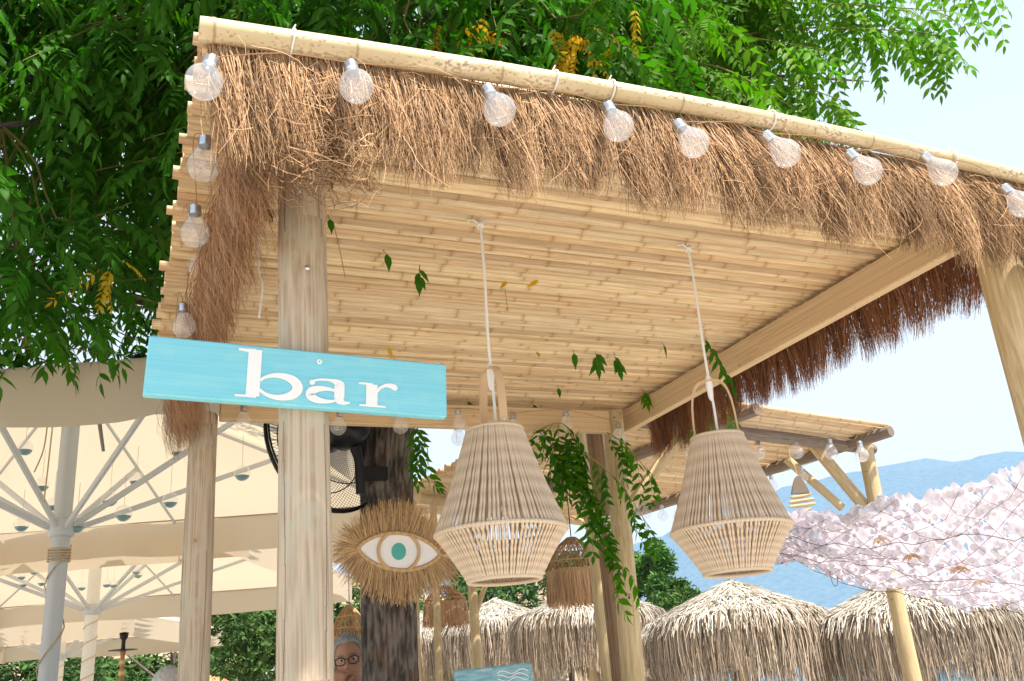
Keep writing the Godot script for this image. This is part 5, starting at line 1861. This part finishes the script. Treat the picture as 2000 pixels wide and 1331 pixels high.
	mb.tube([Vector3(1.645, 0, -4.32), Vector3(1.645, 1.2, -4.32)], [0.03], 10)
	part("stake", mb, M.fresh_log, t)
	# water pipe on a table left of the log posts
	c = Vector3(0.075, 1.36, -6.51)
	t = thing("water_pipe", "tall water pipe with brown stem and dark tray, left of the log posts", "water pipe", Vector3(c.x, 0.75, c.z))
	mb = MB.new()
	mb.lathe(c, [Vector2(0.0, 0.335), Vector2(0.028, 0.33), Vector2(0.024, 0.30), Vector2(0.012, 0.285), Vector2(0.012, 0.25), Vector2(0.014, 0.225)], 14)
	part("bowl", mb, M.dark_frame, t)
	mb = MB.new()
	mb.lathe(c + Vector3(0, 0.222, 0), [Vector2(0.0, 0.004), Vector2(0.085, 0.008), Vector2(0.086, 0.004), Vector2(0.0, -0.002)], 24)
	part("tray", mb, M.dark_frame, t)
	mb = MB.new()
	var pr := []
	for k in 14: pr.append(Vector2(0.013 + (0.005 if k % 3 == 0 else 0.0), 0.22 - 0.021 * k))
	mb.lathe(c, pr, 12, Basis(), [Color(0.5, 0.22, 0.1), Color(0.5, 0.22, 0.1), Color(0.5, 0.22, 0.1), Color(0.9, 0.6, 0.3), Color(0.5, 0.22, 0.1), Color(0.5, 0.22, 0.1), Color(0.9, 0.6, 0.3), Color(0.5, 0.22, 0.1), Color(0.5, 0.22, 0.1), Color(0.9, 0.6, 0.3), Color(0.5, 0.22, 0.1), Color(0.5, 0.22, 0.1), Color(0.9, 0.6, 0.3), Color(0.8, 0.8, 0.8)])
	part("stem", mb, M.raffia, t)
	mb = MB.new()
	mb.lathe(c + Vector3(0, -0.61, 0), [Vector2(0.0, 0.0), Vector2(0.09, 0.0), Vector2(0.1, 0.04), Vector2(0.075, 0.2), Vector2(0.03, 0.30), Vector2(0.022, 0.56)], 18)
	part("vase", mb, M.dark_glass, t)
	mb = MB.new()
	mb.tube(curve_pts([c + Vector3(0.02, -0.05, 0), c + Vector3(0.0, 0.03, 0.06), c + Vector3(-0.08, 0.0, 0.10), c + Vector3(-0.12, -0.14, 0.1), c + Vector3(-0.1, -0.5, 0.1)], 18), [0.011], 7)
	part("hose", mb, M.dark_frame, t)
	mb = MB.new()
	mb.lathe(Vector3(c.x, 0.0, c.z), [Vector2(0.22, 0.0), Vector2(0.22, 0.02), Vector2(0.03, 0.05), Vector2(0.03, 0.71), Vector2(0.30, 0.715), Vector2(0.30, 0.745), Vector2(0.0, 0.745)], 20)
	tag(part("side_table", mb, M.bent_wood, self), "small round side table under the water pipe", "table")

# ---- people ----
# A body is one surface: tapered capsules between joints, smoothly joined on a grid and meshed with surface nets.
func body_field(caps: Array, cell: float, k: float, mb: MB, col: Color) -> void:
	var lo := Vector3.INF
	var hi := -Vector3.INF
	for c in caps:
		for e in [[c[0], c[2]], [c[1], c[3]]]:
			var r = Vector3.ONE * (e[1] + cell * 3.0)
			lo = lo.min(e[0] - r)
			hi = hi.max(e[0] + r)
	var n := Vector3i(((hi - lo) / cell).ceil()) + Vector3i.ONE
	var sum := PackedFloat32Array()
	sum.resize(n.x * n.y * n.z)
	for c in caps:
		var a: Vector3 = c[0]
		var b: Vector3 = c[1]
		var ra: float = c[2]
		var rb: float = c[3]
		var m := maxf(ra, rb) + cell * 2.5
		var l := Vector3i(((a.min(b) - Vector3.ONE * m - lo) / cell).floor()).clamp(Vector3i.ZERO, n - Vector3i.ONE)
		var h := Vector3i(((a.max(b) + Vector3.ONE * m - lo) / cell).ceil()).clamp(Vector3i.ZERO, n - Vector3i.ONE)
		var ab := b - a
		var dd := maxf(ab.length_squared(), 1e-8)
		for z in range(l.z, h.z + 1):
			for y in range(l.y, h.y + 1):
				for x in range(l.x, h.x + 1):
					var p := lo + Vector3(x, y, z) * cell
					var t := clampf((p - a).dot(ab) / dd, 0.0, 1.0)
					var d := p.distance_to(a + ab * t) - lerpf(ra, rb, t)
					if d < cell * 2.5: sum[(z * n.y + y) * n.x + x] += exp(-k * d)
	var idx := {}
	var first := mb.v.size()
	var corners := [Vector3i(0, 0, 0), Vector3i(1, 0, 0), Vector3i(0, 1, 0), Vector3i(1, 1, 0), Vector3i(0, 0, 1), Vector3i(1, 0, 1), Vector3i(0, 1, 1), Vector3i(1, 1, 1)]
	var edges := [[0, 1], [2, 3], [4, 5], [6, 7], [0, 2], [1, 3], [4, 6], [5, 7], [0, 4], [1, 5], [2, 6], [3, 7]]
	var off := PackedInt32Array()
	for c in corners: off.append((c.z * n.y + c.y) * n.x + c.x)
	for z in n.z - 1:
		for y in n.y - 1:
			for x in n.x - 1:
				var q := (z * n.y + y) * n.x + x
				var inside := 0
				for o in off:
					if sum[q + o] > 1.0: inside += 1
				if inside == 0 or inside == 8: continue
				var p := Vector3.ZERO
				var cnt := 0
				var g := Vector3.ZERO
				for e in edges:
					var va := log(maxf(sum[q + off[e[0]]], 1e-4))
					var vb := log(maxf(sum[q + off[e[1]]], 1e-4))
					g += Vector3(corners[e[1]] - corners[e[0]]) * (vb - va)
					if (va > 0.0) != (vb > 0.0):
						p += Vector3(corners[e[0]]).lerp(Vector3(corners[e[1]]), va / (va - vb))
						cnt += 1
				idx[q] = mb.vert(lo + (Vector3(x, y, z) + p / cnt) * cell, -g.normalized(), Vector2.ZERO, col)
	var sx := 1
	var sy := n.x
	var sz := n.x * n.y
	for q in idx:
		for s in [[sx, sy, sz], [sy, sz, sx], [sz, sx, sy]]:
			if (sum[q] > 1.0) == (sum[q + s[0]] > 1.0): continue
			var a: int = q - s[1]
			var b: int = q - s[2]
			var c: int = q - s[1] - s[2]
			if idx.has(a) and idx.has(b) and idx.has(c): mb.quad(idx[q], idx[a], idx[c], idx[b])

func head_shape(mb: MB, c: Vector3, b: Basis, scale := 1.0) -> void:   # b: x to the person's left, y up, z the way the face looks
	var bump := func(p: Vector2, at2: Vector2, w: Vector2) -> float:
		return exp(0.0 - pow((p.x - at2.x) / w.x, 2.0) - pow((p.y - at2.y) / w.y, 2.0))
	var w := 65
	var h := 57
	var first := mb.v.size()
	for j in h:
		for k in w:
			var th := PI * j / (h - 1)
			var ph := TAU * k / (w - 1)
			var d := Vector3(sin(th) * sin(ph), cos(th), sin(th) * cos(ph))
			var p := d * Vector3(0.076, 0.118, 0.097)
			p.x *= 1.0 - 0.30 * smoothstep(0.0, -0.11, p.y)
			if d.z > 0.0: p.z *= 1.0 - 0.10 * smoothstep(0.05, 0.11, p.y) - 0.08 * absf(d.x)
			else: p.z *= 1.0 - 0.45 * smoothstep(-0.03, -0.11, p.y)
			var col := Color(1, 1, 1)
			if d.z > 0.0:
				var f := Vector2(p.x, p.y)
				var fr := smoothstep(0.1, 0.6, d.z)
				p.z += fr * (0.030 * bump.call(f, Vector2(0, -0.032), Vector2(0.014, 0.014)) + 0.016 * bump.call(f, Vector2(0, -0.008), Vector2(0.009, 0.026)))
				p.z += fr * (0.006 * bump.call(f, Vector2(0.03, 0.026), Vector2(0.028, 0.009)) + 0.006 * bump.call(f, Vector2(-0.03, 0.026), Vector2(0.028, 0.009)))
				p.z -= fr * 0.013 * (bump.call(f, Vector2(0.031, 0.004), Vector2(0.017, 0.012)) + bump.call(f, Vector2(-0.031, 0.004), Vector2(0.017, 0.012)))
				p.z += fr * (0.008 * bump.call(f, Vector2(0, -0.062), Vector2(0.022, 0.006)) + 0.008 * bump.call(f, Vector2(0, -0.072), Vector2(0.019, 0.006)) - 0.005 * bump.call(f, Vector2(0, -0.067), Vector2(0.022, 0.003)) + 0.010 * bump.call(f, Vector2(0, -0.100), Vector2(0.022, 0.014)))
				var lip: float = fr * (bump.call(f, Vector2(0, -0.062), Vector2(0.021, 0.005)) + bump.call(f, Vector2(0, -0.072), Vector2(0.018, 0.005)))
				col = col.lerp(Color(0.85, 0.52, 0.50), clampf(lip, 0.0, 0.8))
				col = col.lerp(Color(0.16, 0.13, 0.11), clampf(fr * 0.9 * (bump.call(f, Vector2(0.031, 0.024), Vector2(0.019, 0.0045)) + bump.call(f, Vector2(-0.031, 0.024), Vector2(0.019, 0.0045))), 0.0, 0.75))
			mb.vert(c + b * p * scale, b * d, Vector2.ZERO, col)
	smooth_tube(mb, w, h, first)
	for s in [-1.0, 1.0]:   # ears
		mb.tube([c + b * (Vector3(0.071 * s, 0.022, -0.008) * scale), c + b * (Vector3(0.083 * s, 0.012, -0.018) * scale), c + b * (Vector3(0.082 * s, -0.01, -0.016) * scale), c + b * (Vector3(0.071 * s, -0.032, -0.004) * scale)], [0.008, 0.012, 0.010, 0.007], 8, [Color(0.95, 0.8, 0.78)])

func hair_cap(c: Vector3, b: Basis, line: Callable, thick: float, sd: int) -> MB:
	var mb := MB.new()
	var f := noise(sd, 1.0, 3)
	var w := 57
	var h := 33
	for j in h:
		for k in w:
			var ph := TAU * k / (w - 1)
			var top: float = line.call(ph)
			var th: float = top * j / (h - 1)
			var d := Vector3(sin(th) * sin(ph), cos(th), sin(th) * cos(ph))
			var p := d * Vector3(0.076, 0.118, 0.097)
			var e := thick * (0.75 + 0.55 * f.get_noise_3dv(d * 5.0) + 0.25 * f.get_noise_3dv(d * 18.0)) * (1.0 - 0.85 * smoothstep(0.82, 1.0, float(j) / (h - 1)))
			var tone := 1.0 + 0.45 * f.get_noise_3dv(d * Vector3(16, 5, 16))
			mb.vert(c + b * (p + d * e), b * d, Vector2.ZERO, Color(tone, tone, tone))
	smooth_tube(mb, w, h)
	return mb

func person(label: String, head: Vector3, face: Vector3, roll: float, seat_y: float) -> Dictionary:
	var z := face.normalized()
	var x := Vector3.UP.cross(z).normalized()
	var b := Basis(x, z.cross(x), z).rotated(z, roll)
	var flat := Vector3(z.x, 0, z.z).normalized()
	var side := Vector3.UP.cross(flat).normalized()
	var hip := Vector3(head.x, seat_y + 0.10, head.z) - flat * 0.16
	var t := thing("person", label, "person", Vector3(hip.x, 0, hip.z))
	return {"t": t, "b": b, "flat": flat, "side": side, "hip": hip, "head": head}

func body_caps(p: Dictionary, arm_to: Vector3) -> Array:
	var head: Vector3 = p.head
	var hip: Vector3 = p.hip
	var s: Vector3 = p.side
	var f: Vector3 = p.flat
	var nk := head + Vector3.DOWN * 0.17 - f * 0.035
	var ch := nk + Vector3.DOWN * 0.16 - f * 0.02
	var caps := [[head + Vector3.DOWN * 0.07 - f * 0.02, nk, 0.052, 0.058], [nk, nk + s * 0.17 + Vector3.DOWN * 0.05, 0.055, 0.055], [nk, nk - s * 0.17 + Vector3.DOWN * 0.05, 0.055, 0.055], [ch + s * 0.07, ch - s * 0.07, 0.12, 0.12], [ch, hip + Vector3.UP * 0.05, 0.13, 0.135], [hip + s * 0.07, hip - s * 0.07, 0.12, 0.12]]
	for e in [-1.0, 1.0]:
		var sh = nk + s * 0.19 * e + Vector3.DOWN * 0.06
		var knee: Vector3 = hip + f * 0.45 + s * 0.12 * e + Vector3.DOWN * 0.02
		caps.append([hip + s * 0.09 * e, knee, 0.09, 0.06])
		caps.append([knee, Vector3(knee.x, 0.08, knee.z) + f * 0.02, 0.058, 0.04])
		caps.append([Vector3(knee.x, 0.05, knee.z), Vector3(knee.x, 0.035, knee.z) + f * 0.18, 0.04, 0.032])
		if e < 0 and arm_to != Vector3.ZERO:
			var el: Vector3 = sh.lerp(arm_to, 0.45) + Vector3.DOWN * 0.20 - s * 0.03
			caps.append([sh, el, 0.052, 0.042])
			caps.append([el, arm_to, 0.042, 0.027])
		else:
			var el: Vector3 = sh + Vector3.DOWN * 0.27 + f * 0.04 + s * 0.03 * e
			caps.append([sh, el, 0.052, 0.042])
			caps.append([el, el + f * 0.24 + Vector3.DOWN * 0.02, 0.042, 0.027])
	return caps

func stool(c: Vector3, h: float, label: String) -> void:
	var t := thing("bar_stool", label, "stool", Vector3(c.x, 0, c.z))
	var mb := MB.new()
	mb.lathe(Vector3(c.x, h - 0.03, c.z), [Vector2(0.0, 0.0), Vector2(0.17, 0.0), Vector2(0.18, 0.015), Vector2(0.17, 0.03), Vector2(0.0, 0.03)], 20)
	part("seat", mb, M.bent_wood, t)
	for k in 4:
		var g := TAU * k / 4 + 0.4
		mb = MB.new()
		mb.tube([Vector3(c.x + cos(g) * 0.20, 0, c.z + sin(g) * 0.20), Vector3(c.x + cos(g) * 0.13, h - 0.02, c.z + sin(g) * 0.13)], [0.016], 8)
		part("leg", mb, M.bent_wood, t)

func people() -> void:
	rng.seed = 91
	# the man with glasses who rests his chin on his hand
	var hd := Vector3(1.262, 1.287, -5.54)
	var p := person("seated grey haired man with glasses, hand to his mouth, left of the tree trunk", hd, Vector3(-0.36, -0.10, 0.93), 0.10, 0.62)
	var b: Basis = p.b
	var wrist := hd + b * Vector3(-0.078, -0.140, 0.108)
	var mb := MB.new()
	body_field(body_caps(p, wrist), 0.018, 55.0, mb, Color.WHITE)
	head_shape(mb, hd, b)
	# the hand: palm, four bent fingers of unequal length and a thumb against the lips
	var u := (b * Vector3(0.35, 0.92, -0.15)).normalized()    # wrist to knuckles
	var w := (b * Vector3(0.85, -0.30, 0.35)).normalized()     # towards the thumb side
	w = (w - u * w.dot(u)).normalized()
	var n := u.cross(w).normalized()
	if n.dot(b.z) > 0: n = -n                               # fingers close towards the face
	var caps := [[wrist, wrist + u * 0.03, 0.026, 0.025]]
	var lens := [0.074, 0.082, 0.076, 0.060]
	for k in 4:
		var across := 0.030 - 0.020 * k
		var kn := wrist + u * (0.088 - 0.004 * absf(k - 1.0)) + w * across
		caps.append([wrist + u * 0.02 + w * across * 0.6, kn, 0.017, 0.0135])
		var l: float = lens[k]
		var p1 := kn + (u * 0.72 + n * 0.6 + w * 0.3).normalized() * l * 0.46
		var p2 := p1 + (n * 0.95 - u * 0.15 + w * 0.45).normalized() * l * 0.32
		var p3 := p2 + (n * 0.5 - u * 0.75 + w * 0.4).normalized() * l * 0.26
		caps.append([kn, p1, 0.0105, 0.0095])
		caps.append([p1, p2, 0.0095, 0.0088])
		caps.append([p2, p3, 0.0088, 0.0075])
	var th := wrist + u * 0.025 + w * 0.030
	caps.append([th, th + (u * 0.7 + w * 0.8).normalized() * 0.04, 0.0155, 0.0125])
	caps.append([th + (u * 0.7 + w * 0.8).normalized() * 0.04, th + (u * 0.7 + w * 0.8).normalized() * 0.04 + (u * 0.85 + w * 0.35 + n * 0.35).normalized() * 0.045, 0.0115, 0.0085])
	body_field(caps, 0.0042, 260.0, mb, Color(1, 0.97, 0.95))
	var bd := part("body", mb, M.skin, p.t)
	var line := func(ph: float) -> float:   # how far down the hair comes, by direction round the head
		var front := cos(ph)
		return lerpf(2.15, 0.80, smoothstep(-0.25, 0.75, front))
	part("hair", hair_cap(hd, b, line, 0.017, 5), M.hair, bd)
	mb = MB.new()
	for s in [-1.0, 1.0]:
		var q := []
		for k in 21:
			var g := TAU * k / 20
			q.append(hd + b * Vector3(0.034 * s + 0.025 * signf(cos(g)) * pow(absf(cos(g)), 0.7), -0.001 + 0.018 * signf(sin(g)) * pow(absf(sin(g)), 0.7), 0.108 - 0.004 * absf(cos(g) + s)))
		mb.tube(q, [0.0026], 6, [], false)
		mb.tube([hd + b * Vector3(0.059 * s, 0.008, 0.101), hd + b * Vector3(0.079 * s, 0.010, 0.04), hd + b * Vector3(0.084 * s, 0.012, -0.01)], [0.002], 5)
	mb.tube([hd + b * Vector3(-0.010, 0.006, 0.110), hd + b * Vector3(0, 0.010, 0.116), hd + b * Vector3(0.010, 0.006, 0.110)], [0.0022], 5)
	part("glasses", mb, M.dark_frame, bd)
	for s in [-1.0, 1.0]:
		mb = MB.new()
		var pr := []
		for k in 9: pr.append(Vector2(sin(PI * k / 8.0), -cos(PI * k / 8.0)) * 0.0125)
		mb.lathe(hd + b * Vector3(0.031 * s, 0.003, 0.068), pr, 14, b * Basis(Vector3.RIGHT, PI / 2), [Color(0.05, 0.05, 0.05), Color(0.05, 0.05, 0.05), Color(0.9, 0.88, 0.85), Color(0.9, 0.88, 0.85), Color(0.9, 0.88, 0.85), Color(0.9, 0.88, 0.85), Color(0.9, 0.88, 0.85), Color(0.05, 0.05, 0.05), Color(0.05, 0.05, 0.05)])
		part("eye", mb, M.eye_cloth, bd)
	shirt(p, wrist, bd)
	p.t.scale = Vector3.ONE * 1.1
	stool(p.hip, 0.66, "wooden bar stool under the man with glasses")
	# the pale haired head at the lower edge, seen from behind
	p = person("seated person with short pale hair seen from behind, left of the log posts", Vector3(0.262, 1.285, -4.92), Vector3(0.30, -0.05, -0.95), 0.0, 0.56)
	mb = MB.new()
	body_field(body_caps(p, Vector3.ZERO), 0.018, 55.0, mb, Color.WHITE)
	head_shape(mb, p.head, p.b)
	bd = part("body", mb, M.skin, p.t)
	var line2 := func(ph: float) -> float:
		return lerpf(2.3, 0.85, smoothstep(-0.3, 0.7, cos(ph)))
	part("hair", hair_cap(p.head, p.b, line2, 0.012, 8), M.pale_hair, bd)
	shirt(p, Vector3.ZERO, bd)
	stool(p.hip, 0.56, "wooden bar stool under the pale haired person")

func shirt(p: Dictionary, arm_to: Vector3, bd: Node) -> void:
	var caps := body_caps(p, arm_to)
	var mb := MB.new()
	var out := []
	for k in [1, 2, 3, 4, 5]: out.append([caps[k][0], caps[k][1], caps[k][2] + 0.014, caps[k][3] + 0.014])
	for k in [9, 14]: out.append([caps[k][0], (caps[k][0] as Vector3).lerp(caps[k][1], 0.7), caps[k][2] + 0.016, caps[k][3] + 0.018])
	body_field(out, 0.018, 55.0, mb, Color.WHITE)
	part("shirt", mb, M.shirt, bd)
	mb = MB.new()
	out = []
	for k in [5, 6, 7, 11, 12]: out.append([caps[k][0], caps[k][1], caps[k][2] + 0.012, caps[k][3] + 0.012])
	body_field(out, 0.018, 55.0, mb, Color.WHITE)
	part("trousers", mb, M.dark_frame, bd)

# ---- trees and things far behind ----
var clump: ArrayMesh

func far_tree(called: String, label: String, at3: Vector3, h: float, r: Vector3, count: int, size: float, trunk_r: float, group: String, tint := Color.WHITE) -> void:
	if clump == null:
		var mb := MB.new()
		for k in 9:
			blade(mb, rv(0.35), rv(1.0).normalized(), (Vector3.UP + rv(0.5)).normalized(), rf(0.7, 1.0), rf(0.8, 1.2))
		clump = mb.mesh()
	var t := thing(called, label, "tree" if trunk_r > 0.05 else "shrub", at3, group)
	var mb2 := MB.new()
	var top := at3 + Vector3(rf(-0.2, 0.2), h - r.y * 0.6, rf(-0.2, 0.2))
	mb2.tube(curve_pts([at3 + Vector3.DOWN * 0.3, at3.lerp(top, 0.5) + rv(0.12), top], 9), [trunk_r, trunk_r * 0.95, trunk_r * 0.9, trunk_r * 0.85, trunk_r * 0.8, trunk_r * 0.7, trunk_r * 0.6, trunk_r * 0.5, trunk_r * 0.3], 9)
	for k in 4:
		var g := k * 1.7
		mb2.tube([at3.lerp(top, 0.62), top + Vector3(cos(g) * r.x, 0.1, sin(g) * r.z) * 0.55], [trunk_r * 0.6, trunk_r * 0.2], 6)
	part("trunk", mb2, M.bark, t)
	var xs := []
	var cols := []
	var lobes := []
	for k in 9: lobes.append([rv(0.75), rf(0.35, 0.6)])
	var mid := at3 + Vector3.UP * (h - r.y)
	for k in count:
		var lb = lobes[rng.randi() % 9]
		var d := rv()
		while d.length() > 1.0: d = rv()
		d = d.normalized() * pow(d.length(), 0.4)
		var q: Vector3 = (lb[0] as Vector3) + d * lb[1]
		xs.append(Transform3D(Basis.from_euler(rv(PI)) * (size * rf(0.7, 1.2)), mid + q * r))
		var y := rf(0.7, 1.35)
		cols.append(Color(tint.r * y * rf(0.9, 1.2), tint.g * y, tint.b * y))
	multi("crown", clump, M.far_leaf, xs, t, cols)

func street() -> void:
	rng.seed = 101
	far_tree("street_tree", "green tree behind the last canvas canopy, right of the water pipe", at(-5.6, 24.5), 3.9, Vector3(2.4, 1.7, 1.6), 900, 0.26, 0.10, "trees beyond the terrace")
	far_tree("street_tree", "green tree behind the water pipe at the lower left", at(-9.2, 25.0), 3.7, Vector3(2.4, 1.6, 1.6), 900, 0.26, 0.10, "trees beyond the terrace")
	far_tree("street_tree", "dark green tree at the lower left corner, behind the white pole", at(-14.0, 27.0), 3.3, Vector3(2.6, 1.3, 1.8), 700, 0.28, 0.10, "trees beyond the terrace")
	far_tree("street_tree", "slim green tree between the two thick log posts", at(-5.1, 17.6), 2.9, Vector3(0.72, 0.8, 0.7), 420, 0.15, 0.05, "trees beyond the terrace")
	far_tree("street_tree", "tree far behind the straw eye and thin posts", at(-1.5, 34), 5.6, Vector3(2.6, 2.2, 2.0), 700, 0.32, 0.12, "trees beyond the terrace")
	far_tree("pine_tree", "tall pine on the shore right of the log post", at(6.0, 50, 1.4), 6.6, Vector3(1.25, 1.5, 1.3), 700, 0.34, 0.14, "trees on the headland", Color(1.5, 1.6, 1.1))
	for q in [[6.6, 47.0, 4.4, "leftmost green shrub on the slope right of the log post"], [7.6, 47.5, 4.0, "middle green shrub on the slope right of the log post"], [8.6, 49.0, 3.5, "right green shrub on the slope above the thatch"], [7.2, 51.0, 5.2, "upper green shrub on the slope below the pine"], [9.8, 51.0, 3.0, "last low shrub of the slope at the water"]]:
		far_tree("shrub", q[3], at(q[0], q[1], -0.6), q[2] + 1.2, Vector3(1.5, 1.1, 1.4), 420, 0.36, 0.04, "shrubs on the headland", Color(1.35, 1.25, 0.9) if q[0] < 9 else Color(1.7, 1.6, 1.0))
	for q in [[-3.2, 50.0, "left dark bare trunk on the dry slope"], [-2.1, 50.5, "right dark bare trunk leaning on the dry slope"], [1.6, 51.0, "dark trunk at the right end of the dry slope"]]:
		var o := at(q[0], q[1], 1.0)
		var t := thing("bare_tree", q[2], "tree", o, "dark trunks on the dry slope")
		var mb := MB.new()
		mb.tube(curve_pts([o + Vector3.DOWN * 0.5, o + Vector3(0.15, 1.8, 0), o + Vector3(0.0 if q[0] < -3 else 0.6, 3.6, 0), o + Vector3(0.3, 5.5, 0)], 10), [0.17, 0.16, 0.15, 0.14, 0.13, 0.12, 0.11, 0.10, 0.08, 0.06], 8)
		part("trunk", mb, M.dark_frame, t)
		var xs := []
		for k in 260: xs.append(Transform3D(Basis.from_euler(rv(PI)) * rf(0.3, 0.5), o + Vector3(0.3, 5.8, 0) + rv(1.0).normalized() * Vector3(1.5, 0.9, 1.5) * rf(0.4, 1.0)))
		multi("crown", clump, M.far_leaf, xs, t)
	# sailing boat: hull and mast far out
	var o := at(100.0, 230.0, -1.6)
	var t := thing("sailing_boat", "white sailing boat with a tall bare mast, out on the bay", "boat", o)
	var mb := MB.new()
	for s in 13:
		var x := lerpf(-5.5, 5.5, s / 12.0)
		var wd := 1.7 * pow(maxf(0.0, 1.0 - pow(absf(x + 1.0) / 6.6, 2.2)), 0.6)
		for e in [[-1.0, 1.3], [-0.75, 0.0], [0.75, 0.0], [1.0, 1.3]]:
			mb.vert(o + SIDE * x + FWD * e[0] * wd + Vector3.UP * (e[1] + 0.02 * x * x * (0.3 if e[1] > 0 else 0.0)), (FWD * e[0] + Vector3.UP * 0.1).normalized(), Vector2.ZERO, Color.WHITE)
	for s in 12:
		for e in 3:
			var q := s * 4 + e
			mb.quad(q, q + 4, q + 5, q + 1)
	part("hull", mb, M.white_paint, t)
	mb = MB.new()
	mb.tube([o + Vector3.UP * 0.5, o + Vector3.UP * 18.0 - SIDE * 0.8], [0.14, 0.09], 8)
	mb.tube([o + Vector3.UP * 9.0 + FWD * 1.2, o + Vector3.UP * 9.0 - FWD * 1.2], [0.05], 6)
	part("mast", mb, M.white_paint, t)
	mb = MB.new()
	mb.tube([o + SIDE * 5.2 + Vector3.UP * 1.5, o + Vector3.UP * 17.8 - SIDE * 0.8], [0.03], 4)
	mb.tube([o - SIDE * 5.2 + Vector3.UP * 1.5, o + Vector3.UP * 17.8 - SIDE * 0.8], [0.03], 4)
	part("stays", mb, M.grey_plastic, t)
	# terracotta sun umbrella and a low house behind the posts, cars at the left
	o = at(-7.4, 21.5)
	t = thing("terracotta_umbrella", "terracotta coloured umbrella beyond the water pipe", "umbrella", o)
	mb = MB.new()
	mb.lathe(o + Vector3.UP * 1.55, [Vector2(1.0, 0.0), Vector2(0.55, 0.30), Vector2(0.0, 0.45)], 8)
	part("canopy", mb, M.terracotta_cloth, t)
	mb = MB.new()
	mb.tube([o, o + Vector3.UP * 2.0], [0.03], 8)
	part("pole", mb, M.white_metal, t)
	o = at(-6.6, 31.0)
	var hb := Basis(SIDE, Vector3.UP, -FWD).orthonormalized()
	t = thing("low_house", "low apricot house with a grey awning, far between the two thick log posts", "house", o)
	mb = MB.new()
	mb.box(o + Vector3.UP * 1.2, Vector3(5.0, 2.4, 3.0), hb, 0.02)
	part("wall", mb, M.plaster, t)
	mb = MB.new()
	mb.box(o + Vector3.UP * 2.55, Vector3(5.6, 0.18, 3.6), hb * Basis(Vector3.RIGHT, 0.12), 0.02)
	part("roof", mb, M.roof_tile, t)
	for k in 3:
		mb = MB.new()
		mb.box(o + hb * Vector3(-1.6 + 1.6 * k, 1.3, 1.52), Vector3(0.8, 1.0, 0.08), hb, 0.01)
		part("window", mb, M.dark_glass, t)
	mb = MB.new()
	mb.box(o + hb * Vector3(0.4, 2.15, 2.6), Vector3(3.2, 0.05, 2.0), hb * Basis(Vector3.RIGHT, 0.25), 0.01)
	part("awning", mb, M.grey_plastic, t)
	car(at(-11.2, 23.5), 0.3, "silver parked car at the lower left, right of the white pole")
	car(at(-14.6, 24.5), 0.25, "white parked car at the lower left corner")

func car(o: Vector3, turn: float, label: String) -> void:
	var t := thing("parked_car", label, "car", o, "cars parked beyond the terrace")
	var b := Basis(SIDE, Vector3.UP, -FWD).orthonormalized() * Basis(Vector3.UP, turn)
	var hull := MB.new()
	var side := [[-2.1, 0.35, 0.62], [-2.05, 0.80, 0.78], [-1.2, 0.92, 0.80], [-0.75, 1.36, 0.64], [0.0, 1.44, 0.62], [0.75, 1.38, 0.64], [1.35, 0.95, 0.80], [2.05, 0.82, 0.76], [2.1, 0.35, 0.62]]
	for s in side:
		for e in [-1.0, 1.0]:
			hull.vert(o + b * Vector3(s[0], s[1], e * s[2]), b * Vector3(0, 0.6, e).normalized(), Vector2.ZERO, Color.WHITE)
			hull.vert(o + b * Vector3(s[0], 0.30, e * 0.80), b * Vector3(0, -0.1, e), Vector2.ZERO, Color.WHITE)
	for k in side.size() - 1:
		var q := k * 4
		hull.quad(q, q + 4, q + 5, q + 1)
		hull.quad(q + 2, q + 6, q + 7, q + 3)
		hull.quad(q, q + 4, q + 6, q + 2)
	var bd := part("body", hull, M.car_paint, t)
	for e in [-1.0, 1.0]:
		var mb := MB.new()
		mb.flat([o + b * Vector3(-0.98, 0.95, e * 0.80), o + b * Vector3(-0.62, 1.32, e * 0.672), o + b * Vector3(0.65, 1.33, e * 0.672), o + b * Vector3(1.1, 0.97, e * 0.80)])
		part("window", mb, M.dark_glass, bd)
		for x in [-1.3, 1.3]:
			mb = MB.new()
			mb.lathe(o + b * Vector3(x, 0.31, e * 0.72), [Vector2(0.0, -0.1), Vector2(0.31, -0.1), Vector2(0.31, 0.1), Vector2(0.0, 0.1)], 18, b * Basis(Vector3.RIGHT, PI / 2))
			part("wheel", mb, M.rubber, t)
